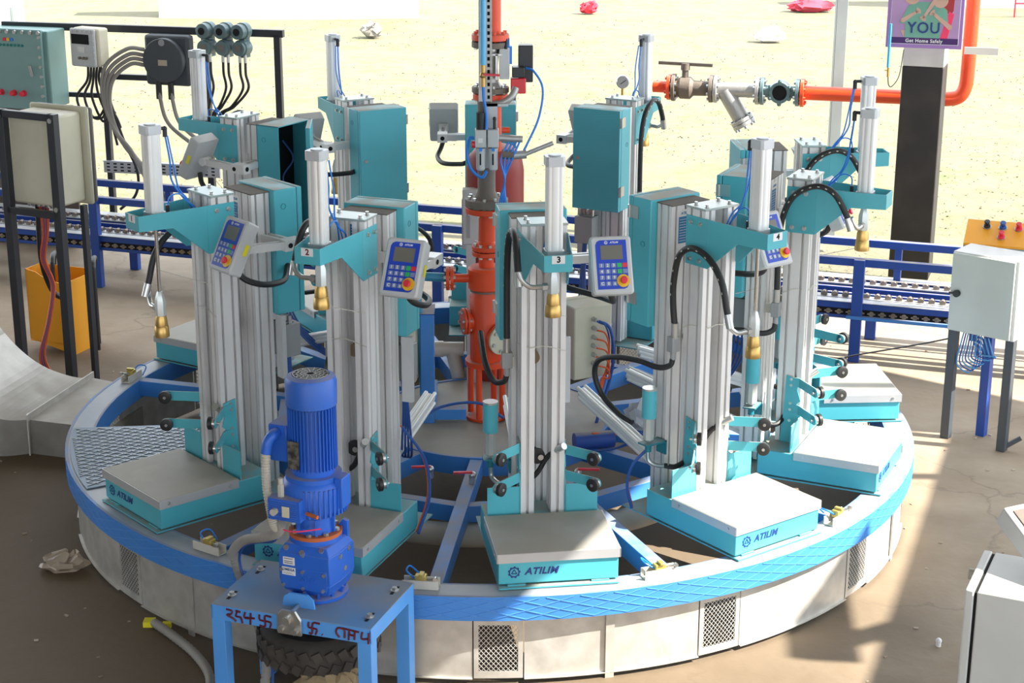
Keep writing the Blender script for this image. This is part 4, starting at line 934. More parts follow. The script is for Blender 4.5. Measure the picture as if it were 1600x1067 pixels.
cd=corr('conduit',[(-.645,-1.935,.665),(-.665,-1.9,.62),(-.72,-1.83,.575),(-.79,-1.75,.53),(-.835,-1.69,.47),(-.84,-1.66,.42),(-.80,-1.70,.32),(-.74,-1.8,.2),(-.725,-1.87,.1),(-.76,-1.93,.02)],.0165,HGY,None); tag(cd,'ribbed grey conduit running from the gear motor down behind the blue table','conduit')
cw=MB().tube([(-.65,-1.93,.65),(-.68,-1.87,.58),(-.74,-1.79,.54),(-.80,-1.71,.49),(-.82,-1.68,.42),(-.785,-1.72,.32),(-.72,-1.82,.2),(-.70,-1.9,.1),(-.73,-1.98,.01)],.0045,6,8).build('blue_cable',HBD); tag(cw,'thin dark blue cable following the ribbed conduit by the motor','cable')
ty=thing('drive_tyre','black treaded drive tyre lying flat under the blue table','tyre',(TC.x+.012,TC.y+.01,.185),0)
MB().lathe((0,0,0),(0,0,1),[(.09,.01),(.15,.0),(.178,.012),(.192,.03),(.192,.085),(.178,.103),(.15,.115),(.09,.105)],48).build('tyre_body',TYRE,ty)
m_=MB()
for k in range(30):
    for (z0,z1,sh) in ((.022,.05,.07),(.066,.095,-.07)):
        w=2*math.pi*k/30; a=Vector((.1945*math.cos(w),.1945*math.sin(w),z0)); b=Vector((.1945*math.cos(w+sh),.1945*math.sin(w+sh),z1)); m_.bar(a,b,.028,.008,(math.cos(w),math.sin(w),0))
m_.build('tread_blocks',TYRE,ty)['kind']='stuff'
MB().lathe((0,0,.02),(0,0,1.02),[(.03,.18),(.03,.06),(.09,.05),(.09,.0)],28).build('hub_disc',BLUED,ty)

# ================================================================ ROLLER / CHAIN CONVEYOR
cv0=thing('conveyor','long blue steel chain conveyor with guard rails passing behind the carousel','conveyor',tuple(C0),CD)
def cb(name,a,b,m_,bev=.002,par=None): return MB().box(a,b).build(name,m_,par or cv0,bev)
L0,L1=-6,6
cb('near_rail',(L0,-.02,.505),(L1,.02,.545),BLUED); cb('far_rail',(L0,.40,.505),(L1,.44,.545),BLUED)
cb('near_beam',(L0,-.02,.225),(L1,.015,.315),BLUED); cb('far_beam',(L0,.405,.225),(L1,.44,.33),BLUED); cb('centre_beam',(L0,.15,.25),(L1,.17,.315),BLUED); cb('centre_beam',(L0,.26,.25),(L1,.28,.315),BLUED)
for y0,y1,z,nm in ((-.035,.03,.315,'near_ledge'),(.38,.46,.33,'far_ledge')): cb(nm,(L0,y0,z),(L1,y1,z+.004),LIP)
for s in (-4.9,-3.35,-2.45,-.3,2.0,3.6,5.1): cb('near_post',(s-.028,-.045,0),(s+.028,-.005,.545),BLUED)
for s in (-4.9,-2.2,-1.0,.0,2.15,3.4,4.9): cb('far_post',(s-.018,.40,0 if s<-4 else .33),(s+.018,.44,.51),BLUED)
for s in (-4.9,-2.45,-.3,2.03,3.62,5.1): cb('far_leg',(s-.028,.38,0),(s+.028,.42,.24),BLUED)
for y,z in ((.08,.322),(.33,.33)):
    prm=MB().box((-.016,-.013,-.006),(.016,-.008,.012)).box((-.016,.008,-.006),(.016,.013,.012)).cyl((.0,-.015,.006),(0,.015,.006),.011,n=8)
    me=prm.mesh('chain_link',CHAIN)
    big=MB(); k=0
    s=-3.3
    while s<4.9:
        if abs(s)<5: 
            o=bpy.data.objects.new('chain_link',me); col.objects.link(o); o.parent=cv0; o.location=(s,y,z+.002)
        s+=.055
    cb('chain_guide',(L0,y-.03,z-.012),(L1,y+.03,z-.006),LIP,0)
m_=MB(); s=-5.9
while s<5.9: m_.cyl((s,-.03,.262),(s,-.018,.262),.013,n=8); m_.box((s-.02,-.03,.258),(s+.02,-.026,.266)); s+=.055
m_.build('return_chain',CHAIN,cv0)['kind']='stuff'
cb('chain_slot',(-5.9,-.0215,.245),(5.9,-.0203,.279),HOLE,0)
cb('return_guard',(1.95,-.055,.232),(3.0,-.03,.25),BLUE,.001)

# ================================================================ LEFT: cream box on black stand
bs=thing('box_stand','black steel stand carrying the cream enclosure, left edge','stand',(-2.16,1.49,0),R(-27))
for x in (-.155,.155): MB().box((x-.022,-.13,0),(x+.022,-.09,1.36)).build('post',FRAMEB,bs,.002)
MB().box((-.155,-.13,1.325),(.155,-.1,1.36)).build('top_bar',FRAMEB,bs,.002); MB().box((-.155,-.13,.85),(.155,-.1,.885)).build('lower_bar',FRAMEB,bs,.002)
MB().cyl((.155,-.135,1.33),(.155,-.13,1.33),.012).cyl((.155,-.135,.9),(.155,-.13,.9),.012).cyl((-.155,-.135,1.33),(-.155,-.13,1.33),.012).build('fixing_bolt',STEEL,bs)['kind']='stuff'
for x in (.2,): MB().box((x-.012,.0,0),(x+.012,.03,.9)).build('rear_post',FRAMEB,bs)
ce=thing('cream_enclosure','cream fibreglass enclosure seen from behind on the black stand','enclosure',(-2.16,1.49,.9),R(-27))
MB().box((-.14,-.09,0),(.15,.1,.44)).build('rear_shell',CREAM,ce,.012)
MB().box((-.17,.1,-.02),(.185,.122,.46)).build('flange_frame',CREAM,ce,.02)
MB().box((-.165,.124,-.015),(.18,.16,.455)).build('door',mat('dark_door_edge',(.12,.11,.1),.5),ce,.015)
m_=MB()
for k in range(8): m_.cyl((-.1+.028*k,-.03,0),(-.1+.028*k,-.03,-.025),.009,n=8)
m_.build('cable_glands',STEEL,ce)['kind']='stuff'
wi=thing('wire_loom','orange and blue wires dropping from the cream enclosure into the yellow box','cable',(-2.2,1.5,0))
for k in range(7):
    c=(HO,HO,HBD,HO,HBD,HO,HO)[k]; d=.007*k
    MB().tube([(.0+d,-.04,.88),(-.0+d*.6,-.02,.74),(-.03+d*.5,.02,.6),(.0+d*.4,.06,.45),(-.02+d*.4,.0,.28),(-.06+d*.6,-.04,.12),(-.04+d,-.05,.01)],.0045,6,6).build('wire',c,wi)
MB().tube([(-.02,.0,.88),(-.035,.04,.6),(-.01,.1,.42),(.03,.15,.36)],.014,8).build('black_cable',RUB,wi)
yb=thing('yellow_hopper','orange-yellow sheet metal box with two black tubular handles','box',(-2.235,1.95,0),R(-22))
m_=MB(); t_=.004
m_.prism([(-.17,-.09,.06),(.1,-.09,.0),(.1,-.09,.37),(-.05,-.09,.40),(-.11,-.09,.43),(-.17,-.09,.44)],[(-.17,-.086,.06),(.1,-.086,.0),(.1,-.086,.37),(-.05,-.086,.40),(-.11,-.086,.43),(-.17,-.086,.44)])
m_.box((.1,-.09,0),(.104,.1,.40)); m_.box((-.17,-.09,.06),(-.166,.1,.44)); m_.box((-.17,.1,.06),(.1,.104,.42)); m_.box((-.17,-.09,.05),(.1,.1,.054)); m_.build('sheet_body',ORYEL,yb)
for x in (-.12,.13): MB().tube([(x-.03,.13,0),(x-.03,.13,.38),(x-.01,.12,.47),(x+.03,.05,.49),(x+.06,-.0,.47),(x+.07,-.02,.40),(x+.07,-.02,.02)],.013,10,8).build('tubular_handle',RUB,yb)
# ---------------------------------------------------------------- instrument rack behind
rk=thing('instrument_rack','black steel rack holding the panels and transmitters at the back left','rack',(-2.1,4.0,0))
X=lambda x:x+2.1
for n_,a,b in (('top_beam',(-1.0,0,1.385),(.86,.04,1.43)),('right_post',(.80,0,0),(.84,.04,1.40)),('middle_post',(.33,0,.0),(.37,.04,1.40)),('left_post',(-.345,-.01,0),(-.31,.03,1.02)),('lower_beam',(-.34,0,1.09),(.36,.04,1.125)),('left_beam',(-1.0,0,.97),(-.31,.03,1.0))):
    MB().box(a,b).build(n_,FRAMEB,rk,.002)
MB().box((-1.3,-.02,.0),(-.55,.0,.92)).build('back_sheet',BRWN,rk)
pt=thing('perforated_tray','grey perforated cable tray running behind the conveyor at left','tray',(-2.46,3.98,.5),R(0)); MB().box((0,0,0),(.78,.02,.075)).build('tray_side',GREYL,pt)
m_=MB()
for k in range(16):
    for j in range(3): m_.box((.02+.047*k,-.001,.012+.021*j),(.042+.047*k,.0,.021+.021*j))
m_.build('slots',HOLE,pt)['kind']='stuff'; MB().box((0,-.01,.072),(.78,.03,.077)).build('tray_lip',GREYL,pt)
gp=thing('control_panel','large sage green flameproof control panel with indicator lamps, top left','panel',(-2.86,3.95,.93),R(-6))
MB().box((-.27,-.14,0),(.19,.06,.475)).build('enclosure',PNLG,gp,.008)
MB().box((-.28,-.165,-.01),(.16,-.142,.485)).build('cover',PNLG,gp,.006)
m_=MB()
for k in range(8): m_.cyl((-.24+.055*k,-.178,.468),(-.24+.055*k,-.165,.468),.012); m_.cyl((.148,-.178,.02+.06*k),(.148,-.165,.02+.06*k),.010)
m_.build('cover_bolts',STEEL,gp)['kind']='stuff'
for k in range(10): MB().cyl((-.21+.026*k,-.168,.385),(-.21+.026*k,-.165,.385),.009,n=14).build('indicator_lamp',mat('teal_lens',(.0,.18,.17),.3) if k==0 else bpy.data.materials['teal_lens'],gp)
for k,c in enumerate((REDK,YEL,HB)): MB().cyl((-.1+.026*k,-.17,.42),(-.1+.026*k,-.165,.42),.011,n=14).build('status_lamp',c,gp)
for k,x in enumerate((-.15,-.06,.01)): MB().lathe((x,-.165,.09),(x,-1.165,.09),[(.02,0),(.018,.012),(.012,.013),(.017,.03),(.014,.036)],16).build('red_push_button',REDK,gp)
MB().cyl((.08,-.19,.27),(.08,-.165,.2),.01).build('latch',STEEL,gp)
tm_=thing('weighing_transmitter','light grey die-cast transmitter with a dark display on the back rack','transmitter',(-2.45,3.9,1.19),R(-14))
MB().box((-.105,-.05,0),(.1,.05,.235)).build('housing',CREAM,tm_,.015); MB().box((-.105,-.075,.0),(.085,-.052,.235)).build('cover',GREYL,tm_,.012)
MB().box((-.09,-.078,.14),(.045,-.074,.2)).build('display',HOLE,tm_,.002); MB().box((-.045,-.077,.09),(.01,-.0745,.125)).build('name_plate',STEEL,tm_)
for x in (-.03,.0,.02): MB().cyl((x,-.075,.055),(x,-.088,.055),.009).build('button',BRWN,tm_)
m_=MB()
for k in range(6): m_.box((.05,-.082,.02+.035*k),(.083,-.075,.028+.035*k))
for k in range(5): m_.box((-.09+.035*k,-.082,.21),(-.082+.035*k,-.075,.233))
m_.build('cooling_ribs',GREYL,tm_)['kind']='stuff'
fx=thing('flameproof_box','dark slate flameproof junction box with a round cover on the back rack','box',(-1.965,3.95,1.08),R(-4))
MB().box((-.145,-.04,.0),(.155,.05,.31)).build('housing',PNLGD,fx,.02); MB().cyl((-.0,-.04,.16),(-.0,-.085,.16),.135,n=44).build('round_cover',PNLGD,fx,.006); MB().box((-.03,-.087,.13),(.03,-.0845,.165)).build('rating_plate',mat('tan_rating_plate',(.5,.42,.32),.5),fx); MB().cyl((0,-.085,.27),(0,-.09,.27),.02,n=20).build('emblem_disc',GREY,fx)
cbx=thing('black_cable_bundle','grey-black cables curving from the dark flameproof box down to the conveyor','cable',(-2.1,3.9,.3))
for k,(z0,dx) in enumerate(((1.0,0),(.965,.012),(.935,.025),(.905,.038))):
    MB().tube([(-.0,0,z0-.0),(-.1+.3*dx,-.03,z0+.005),(-.24+dx,-.05,z0-.1),(-.27+dx*1.3,-.06,z0-.28),(-.2+dx*1.5,-.08,z0-.48),(-.08+dx*2,-.1,z0-.62),(.02+dx*2,-.12,.2),(.1+dx*2,-.12,.05)],.0125,8,8).build('cable',HGY,cbx)
for x,dx in ((.08,.1),(.16,.1)):
    MB().tube([(x,0,.8),(x+.01,-.01,.7),(x+.06,-.02,.55),(x+.12+dx,-.02,.42)],.012,8,8).build('cable',HGY,cbx)
    MB().cyl((x,0,.7),(x,0,.8),.019).build('cable_gland',RUB,cbx)
cbt=thing('black_cable_bundle','black cables hanging under the light grey transmitter at the back left','cable',(-2.45,3.88,.6))
for k in range(5):
    MB().tube([(-.02+.02*k,0,.6),(-.03+.02*k,-.01,.5),(-.1+.05*k,-.02,.4),(-.06+.06*k,-.03,.3-.02*k),(.04+.03*k,-.03,.28+.0*k),(.1,-.02,.36),(.14,0,.3-.05*k)],.008,8,8).build('cable',RUB,cbt)
MB().tube([(.06,0,.6),(.1,-.02,.45),(.2,-.04,.15),(.28,-.04,-.05),(.26,-.04,-.2),(.15,-.04,-.3)],.009,8,8).build('cable',RUB,cbt)
for k,xx in enumerate((-1.69,-1.575,-1.466)):
    gt=thing('pressure_transmitter',('leftmost of the three','middle one of the three','rightmost of the three')[k]+' grey-green round-headed pressure transmitters on the back rack','transmitter',(xx,3.9,1.25),R(-12),'round-headed pressure transmitters')
    MB().lathe((0,.05,.18),(0,-.95,.18),[(.045,0),(.052,.01),(.052,.05),(.045,.055),(.045,.1),(.03,.105)],28).build('upper_head',GAUG,gt)
    MB().lathe((0,.05,.08),(0,-.95,.08),[(.045,0),(.05,.01),(.05,.07),(.043,.075),(.043,.095)],28).build('lower_head',GAUG,gt)
    MB().cyl((0,-.055,.18),(0,-.06,.18),.022,n=20).build('recess',HOLE,gt); MB().box((-.02,-.048,.06),(.022,-.0455,.1)).build('window',SCREEN,gt)
    MB().box((-.02,0,.02),(.02,.06,.16)).build('bracket',GAUG,gt)
    for x in (-.018,.02): 
        MB().cyl((x,0,.04),(x,0,-.01),.01).build('cable_gland',STEEL,gt)
        e_=(-1.72-xx)*.75; MB().tube([(x,0,-.01),(x,-.0,-.08),(x+.012,-.0,-.17),(x*.5+e_*.4,-.01,-.28),(x*.5+e_*.9,-.01,-.35),(x*.5+e_*1.0+.03,-.02,-.55)],.008,8,8).build('cable',RUB,gt)
_pv=Matrix.Translation((-2.1,4.0,0))@Matrix.Rotation(R(-13),4,'Z')@Matrix.Translation((2.1,-4.0,0))
for o in list(bpy.data.objects):
    if o.parent is None and o.get('category') and o.name.split('.')[0] in ('instrument_rack','perforated_tray','control_panel','weighing_transmitter','flameproof_box','black_cable_bundle','pressure_transmitter'):
        o.matrix_world = _pv@o.matrix_basis
# ---------------------------------------------------------------- air duct at left
dk=thing('air_duct','galvanised sheet metal duct sweeping down and flattening towards the carousel','duct',(-2.0,.6,0))
def loc(p): return (p[0]+2.0,p[1]-.6,p[2])
pr=[(0,.165,.16),(-.1,.17,.172),(-.24,.18,.235),(-.36,.2,.345),(-.46,.22,.5),(-.53,.24,.7),(-.58,.26,.95)]
bdir=Vector((-.97,-.24,0)).normalized()  # outwards from the carousel
wdir=Vector((.26,.965,0)).normalized()
base0=Vector((-2.045,.40,0)); 
m_=MB(); top=[];bot=[]
spl=smooth([(p_[0],p_[1],p_[2]) for p_ in pr],5)
for i,(s,hw,z) in enumerate(spl):
    c=base0+bdir*(-s)+wdir*.30; w_=.30+.06*min(1,-s/.6)
    top.append((c-wdir*w_+Vector((0,0,z)),c+wdir*w_+Vector((0,0,z))))
    zb=max(0,(z-.17)*.35); bot.append((c-wdir*w_+Vector((0,0,zb)),c+wdir*w_+Vector((0,0,zb))))
for i in range(len(spl)-1):
    A_=[loc(v) for v in (bot[i][0],bot[i][1],top[i][1],top[i][0])]; B_=[loc(v) for v in (bot[i+1][0],bot[i+1][1],top[i+1][1],top[i+1][0])]; m_.prism(A_,B_)
m_.build('curved_section',SHEETD,dk)
m_=MB(); e0=base0+wdir*.0; e1=base0+wdir*.60
f0=Vector((-1.62,.26,0)); f1=Vector((-1.55,.80,0))
m_.prism([loc(v) for v in (e0,f0,f1,e1)],[loc(v+Vector((0,0,.16))) for v in (e0,f0,f1,e1)]); m_.build('flat_section',SHEETD,dk)
MB().bar(loc(e0-wdir*.01+Vector((0,0,.172))),loc(e1+wdir*.01+Vector((0,0,.172))),.006,.035).bar(loc(e0-wdir*.01),loc(e0-wdir*.01+Vector((0,0,.19))),.03,.006,(1,0,0)).build('joint_flange',SHEET,dk)
# ---------------------------------------------------------------- litter
o=crumple(.085,.055,.035,5).build('crumpled_film',BAG); o.location=(-1.62,-.82,0); tag(o,'crumpled brownish plastic film on the floor by the guard, lower left','plastic film')
o=crumple(.022,.02,.03,8).build('paper_scrap',LBAG); o.location=(-1.52,-.72,0); tag(o,'small white scrap beside the brownish film','scrap')
fc=corr('floor_conduit',[(-1.19,-1.31,.02),(-1.1,-1.42,.02),(-1.0,-1.56,.02),(-.93,-1.72,.02),(-.92,-1.9,.02)],.017,HGY,None); tag(fc,'ribbed grey conduit lying on the floor left of the blue table','conduit')
o=MB().box((-.03,-.02,0),(.01,.02,.02)).box((.04,-.03,0),(.07,-.01,.02)).build('yellow_clip',YELL); o.location=(-1.2,-1.29,.0); o['kind']='stuff'; tag(o,'small yellow plastic clips at the end of the floor conduit','clip')
o=crumple(.10,.07,.06,11,14).build('straw_sack',STRAW); o.location=(-.53,-1.78,0); tag(o,'lump of frayed straw sacking on the floor under the table','sacking')

# ================================================================ RIGHT: gas line
gp=thing('gas_line','horizontal orange gas line with lever valve, strainer and sight glass behind right','pipe',(0,3.4,0))
def hf(name,x,r,m_,t=.022,z=1.155,bm_=STEEL):
    f=MB().cyl((x-t/2,0,z),(x+t/2,0,z),r,n=28).build(name,m_,gp,.002); b=MB()
    for k in range(8): w=R(45*k+22); b.cyl((x-t/2-.012,r*.78*math.cos(w),z+r*.78*math.sin(w)),(x+t/2+.012,r*.78*math.cos(w),z+r*.78*math.sin(w)),.009,n=6)
    b.build('flange_bolts',bm_,f)['kind']='stuff'; return z
MB().cyl((.96,0,1.155),(1.06,0,1.155),.034,n=20).build('stub_pipe',ORNG,gp)
hf('orange_flange',1.06,.075,ORNG,bm_=ORNG); hf('valve_flange',1.088,.08,BRWN)
MB().lathe((1.09,0,1.155),(2.09,0,1.155),[(.05,0),(.05,.02),(.065,.04),(.065,.1),(.045,.12),(.042,.22)],24).cyl((1.155,0,1.19),(1.155,0,1.27),.02).build('valve_body',BRWN,gp)
MB().cyl((1.155,0,1.26),(1.155,0,1.30),.028,n=14).bar((.99,0,1.297),(1.32,0,1.292),.02,.018).build('lever_handle',BRWN,gp)
hf('valve_flange',1.318,.08,BRWN); hf('strainer_flange',1.345,.08,STRAINER)
MB().cyl((1.35,0,1.155),(1.59,0,1.155),.042,n=24).build('strainer_body',STRAINER,gp)
MB().cyl((1.40,0,1.15),(1.51,0,.985),.05,.052,n=24).build('strainer_branch',STRAINER,gp)
d=Vector((.10,0,-.17)).normalized(); c=Vector((1.507,0,.99)); 
sfm=MB().cyl(c,c+d*.022,.072,n=28).cyl(c+d*.025,c+d*.047,.072,n=28).build('strainer_cover',STRAINER,gp,.002); b=MB(); a1=d.cross(Vector((0,1,0)))
for k in range(8): w=R(45*k+10); p=c+(a1*math.cos(w)+Vector((0,1,0))*math.sin(w))*.06; b.cyl(p-d*.01,p+d*.062,.009,n=6)
b.build('cover_bolts',STEEL,sfm)['kind']='stuff'
hf('strainer_flange',1.60,.08,STRAINER); hf('sight_flange',1.628,.08,GAUG)
z_=1.155
sg=MB().cyl((1.64,0,z_),(1.85,0,z_),.036,n=20).build('sight_glass_body',GAUG,gp); MB().lathe((1.735,.05,z_),(1.735,-.95,z_),[(.062,0),(.062,.1),(.045,.1),(.045,.09)],28).build('sight_ring',GAUG,sg)
MB().cyl((1.735,-.042,z_),(1.735,-.044,z_),.043,n=28).build('sight_window',HOLE,sg)
m_=MB()
for k in range(6): w=R(60*k+30); m_.cyl((1.735+.066*math.cos(w),-.045,z_+.066*math.sin(w)),(1.735+.066*math.cos(w),-.075+.03,z_+.066*math.sin(w)-.0),.001); m_.sphere((1.735+.066*math.cos(w),-.04,z_+.066*math.sin(w)),.014,8)
m_.build('clamp_lugs',GAUG,sg)['kind']='stuff'
hf('sight_flange',1.84,.08,GAUG); hf('orange_flange',1.868,.082,ORNG,bm_=ORNG)
MB().cyl((1.87,0,1.155),(2.64,0,1.155),.041,n=28).tube([(2.62,0,1.155),(2.72,0,1.155),(2.785,0,1.175),(2.815,0,1.24),(2.82,0,1.36)],.041,24,10).cyl((2.82,0,1.34),(2.82,0,3.5),.041,n=28).build('main_pipe',ORNG,gp)
MB().cyl((2.82,0,1.395),(2.82,0,1.399),.0425,n=28).build('pipe_weld',ORNG,gp)
MB().box((2.79,-.06,1.42),(2.98,-.05,1.46)).build('pipe_bracket',PILW,gp)
gp.matrix_world=Matrix.Translation((1.068,4.1,-.192))@Matrix.Rotation(R(-15),4,'Z')@Matrix.Diagonal((1.03,1.068,1.068,1))@Matrix.Translation((-1,0,0))
gg=thing('pressure_gauge','round grey-faced pressure gauge on a brass stem behind the back right station','gauge',(.69,2.2,1.30)); 
MB().lathe((0,.02,.075),(0,-.98,.075),[(.03,0),(.034,.005),(.034,.035),(.03,.04)],30).build('case',STEEL,gg); MB().cyl((0,-.0205,.075),(0,-.022,.075),.029,n=30).build('dial',mat('grey_dial',(.42,.4,.4),.4),gg); MB().bar((-.014,-.0225,.065),(.016,-.0225,.086),.002,.003).build('needle',HOLE,gg); MB().cyl((0,0,-.3),(0,0,.042),.007).build('stem',BRASS,gg); MB().cyl((0,0,-1.2),(0,0,-.3),.012).build('standing_pipe',ORNG,gg)
# poster
ps=thing('safety_poster','purple safety poster with a hugging family on the concrete pillar','poster',(2.505,3.235,1.405),R(-15))
MB().box((-.215,0,0),(.215,.008,.56)).build('board',PURP,ps,.003)
def pg(name,pts,m_,d,par=ps): return MB().prism([(x,-d,z) for x,z in pts],[(x,-d+.0008,z) for x,z in pts]).build(name,m_,par)
pg('white_border',[(-.195,.022),(.195,.022),(.195,.54),(-.195,.54)],WHITE,.001); pg('lilac_field',[(-.192,.05),(.192,.05),(.192,.537),(-.192,.537)],LILAC,.002)
bn=pg('dark_banner',[(-.192,.025),(.192,.025),(.192,.06),(-.192,.06)],DPURP,.003)
text('Get Home Safely','poster_line',.028,WHITE,bn,frame((0,-.004,.042),(1,0,0),(0,0,1)),bold=.0006,thick=.0003,sx=1.0)
def ell(cx,cz_,rx,rz,n=24): return [(cx+rx*math.cos(2*math.pi*k/n),cz_+rz*math.sin(2*math.pi*k/n)) for k in range(n)]
pg('pink_shirt',[(.09,.06),(.13,.06),(.155,.17),(.16,.2),(.13,.215)],PINK,.0035)
pg('long_hair',[(.06,.26),(.14,.19),(.155,.22),(.16,.40),(.06,.40)],HAIR,.0032)
pg('green_shirt',[(-.11,.06),(.085,.06),(.09,.16),(.13,.14),(.12,.22),(.08,.255),(.03,.265),(-.06,.265),(-.10,.24),(-.145,.14),(-.11,.14)],MINT,.004)
pg('forearm',[(-.115,.06),(-.11,.10),(-.135,.10)],SKIN,.0045)
pg('left_face',ell(-.08,.285,.042,.035),SKIN,.005); pg('right_face',ell(.08,.275,.042,.042),SKIN,.005); pg('left_hair',[(-.14,.30),(-.11,.275),(-.085,.31),(-.05,.34),(-.13,.36)],HAIR,.0055); pg('back_of_head',[(-.045,.28),(.03,.28),(.035,.34),(-.045,.34)],DHAIR,.0052); pg('right_hair',[(.05,.31),(.13,.29),(.125,.34),(.05,.34)],HAIR,.0055)
def arm_(name,a,b,w,hand):
    a=Vector((a[0],a[1]));b=Vector((b[0],b[1])); d=(b-a).normalized(); n=Vector((-d.y,d.x)); P=[a-n*w,a-d*w*.6,a+n*w,b+n*w*.6,b-n*w*.6]; pg(name,[(p.x,p.y) for p in P],SKIN,.006)
    for k in range(5):
        an=math.atan2(d.y,d.x)+(-.7+.35*k); e=b+Vector((math.cos(an),math.sin(an)))*.028; m2=Vector((-(e-b).y,(e-b).x)).normalized()*.0035; pg('painted_finger',[tuple(b-m2),tuple(e-m2),tuple(e+m2),tuple(b+m2)],SKIN,.0065)
arm_('left_arm',(-.13,.155),(-.055,.205),.013,1); arm_('right_arm',(.145,.12),(.05,.195),.014,1); arm_('upper_arm',(.045,.27),(-.005,.185),.012,1)
text('YOU','poster_word',.088,NAVY,ps,frame((-.005,-.0068,.115),(1,0,0),(0,0,1)),bold=.0012,thick=.0004,sx=.95)
hh=thing('hanging_air_hose','blue hose with a brass nozzle hanging from under the poster','hose',(2.30,3.2,1.2)); MB().cyl((0,0,.1),(0,0,.35),.008).build('blue_tube',mat('mid_blue_hose',(.06,.35,.6),.4),hh); MB().cyl((0.003,0,.045),(.003,0,.1),.008).bar((-.02,0,.085),(.01,0,.08),.008,.008).build('brass_nozzle',BRASS,hh); MB().tube([(.003,0,.05),(.01,0,.0),(.03,0,-.01),(.07,.01,.05),(.09,.02,.2)],.003,6).build('thin_tube',BLACK,hh)
# white control box on legs
wb=thing('switch_box','pale grey-white switch box with a black key handle on dark legs at the right','box',(2.19,.50,0),R(-39))
MB().box((-.155,-.03,.52),(.155,.15,.885)).build('enclosure',mat('white_enclosure',(.72,.72,.7),.45),wb,.004)
MB().box((-.15,-.045,.525),(.14,-.031,.88)).build('door',WBOX,wb,.003); MB().cyl((-.115,-.045,.70),(-.115,-.06,.70),.016,n=16).bar((-.15,-.056,.7),(-.11,-.056,.7),.006,.008).build('key_handle',BLACK,wb)
for x in (-.135,.135): MB().box((x-.02,-.02,0),(x+.02,.02,.52)).build('leg',PNLGD,wb,.002)
MB().box((-.04,.11,0),(.0,.15,.52)).build('rear_leg',BLUED,wb)
for k in range(9): MB().tube([(-.09+.01*k,.01,.52),(-.10+.012*k,-.0,.45),(-.11+.014*k,.0,.36+.008*k),(-.05+.014*k,.01,.33+.012*k),(-.03+.01*k,.02,.42),(-.06+.01*k,.02,.5)],.0035,6).build('coiled_cable',HBD if k%2 else mat('pale_blue_cable_%d'%k,(.1,.35,.7),.4),wb)
MB().bar((.135,0,.01),(.2,.05,.06),.01,.02).build('foot_brace',PNLGD,wb)
wcb=MB().tube([(2.08,.58,.48),(2.0,.75,.40),(1.85,.95,.30),(1.72,1.1,.22),(1.62,1.2,.14)],.004,6).build('thin_cable',BLACK); tag(wcb,'thin black cable slanting from the switch box to the rightmost station','cable')
yp=thing('button_panel','orange-yellow sloping button panel above the switch box','panel',(2.30,.72,.885),R(-20),rot=(R(25),0,R(-20)))
MB().box((-.16,-.04,.0),(.2,.14,.012)).build('panel_plate',ORYEL,yp,.002); MB().box((-.16,-.04,-.05),(.2,-.035,.0)).build('front_fold',GREYP,yp)
for k,(x,y,m2) in enumerate(((-.07,.09,BLACK),(.0,.09,HBD),(.07,.09,REDK),(-.0,.02,REDK))):
    b=MB().lathe((x,y,.012),(x,y,1.012),[(.017,0),(.014,.014),(.008,.015),(.014,.03),(.012,.034)],16).build('push_button',m2,yp); MB().cyl((x,y,.012),(x,y,.016),.02,n=18).build('button_ring',STEEL,b)
MB().box((-.13,.1,-.7),(-.09,.13,.0)).build('support_leg',PNLGD,yp)
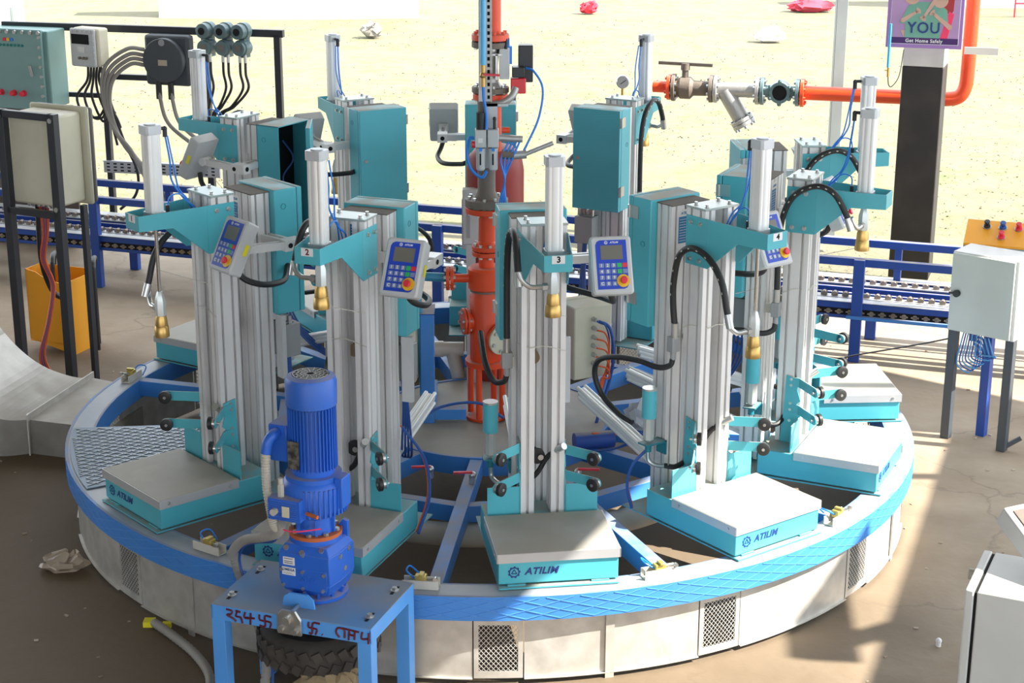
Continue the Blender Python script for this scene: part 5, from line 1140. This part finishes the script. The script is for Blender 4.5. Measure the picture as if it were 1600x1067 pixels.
# white cabinet at the lower right corner
wc=thing('white_cabinet','white cabinet cut off by the lower right corner of the photo','cabinet',(1.322,-2.607,0),R(-25))
WCAB=mat('white_cabinet_paint',(.7,.7,.67),.45)
MB().box((0,0,.0),(.5,.29,.75)).build('body',WCAB,wc,.004); MB().box((-.008,.004,.02),(0,.286,.745)).build('door_gap',HOLE,wc); MB().box((-.032,0,.02),(-.008,.29,.752)).build('door',WCAB,wc,.004)
MB().cyl((-.055,.2,.71),(-.03,.2,.71),.016,n=16).build('latch',PVC,wc)
MB().tube([(-.032,.02,.45),(-.05,.02,.3),(-.045,.02,.12),(-.03,.02,.01)],.008,8).build('blue_hose',HB,wc)
kp=thing('tilted_keypad','light grey keypad with a red button tilted on top of the white cabinet','keypad',(1.535,-2.44,.79),0,rot=(R(28),0,R(25)))
MB().box((-.08,-.12,.02),(.16,.12,.08)).build('housing',GREYL,kp,.006); MB().box((-.06,-.1,.08),(.15,.1,.084)).build('face',BRWN,kp); MB().cyl((-.03,.04,.084),(-.03,.04,.1),.016).build('red_button',REDK,kp); MB().box((.0,-.05,-.06),(.04,-.0,.02)).build('stem',GREY,kp)
o=MB().cyl((0,0,0),(0,0,.02),.009).sphere((0,0,.02),.011).build('white_plug',WHITE); o.location=(1.55,-1.47,0); tag(o,'tiny white plug on the floor left of the white cabinet','plug')
# distant bits
fr=thing('red_rail_frame','thin red metal rail frame in the grass at the top right corner','frame',(7.2,16.5,-.06)); 
for x in (-.25,.1,.45): MB().cyl((x,0,0),(x,0,.5),.012,n=6).build('upright',REDK,fr)
for z in (.2,.45): MB().cyl((-.25,0,z),(.45,0,z),.012,n=6).build('crossbar',REDK,fr)
o=crumple(.12,.1,.08,21).build('red_bundle',REDK); o.location=(1.32,17.0,-.05); tag(o,'small red bundle lying far off in the grass, top centre','bundle')
o=crumple(.3,.14,.09,31).build('red_bundle',mat('dull_red_cloth',(.6,.06,.1),.8)); o.location=(4.35,17.2,-.05); tag(o,'long red bundle lying in the grass left of the poster','bundle')
o=crumple(.18,.1,.08,41).build('white_stone',FARW); o.location=(3.35,14.2,-.05); tag(o,'whitish stone in the grass near the thin steel post','stone')
o=crumple(.12,.1,.09,43).build('white_stone',mat('grey_stone',(.3,.28,.25),.9)); o.location=(-1.45,14.6,-.05); tag(o,'small grey stone in the grass below the white wall','stone')
for x in (-5.65,-5.35): 
    o=MB().cyl((0,0,0),(0,0,.55),.03,n=8).build('fence_post',GREYP); o.location=(x,13.0,-.06); tag(o,'%s short grey post in the grass at the top left corner'%('left' if x<-5.5 else 'right'),'post')
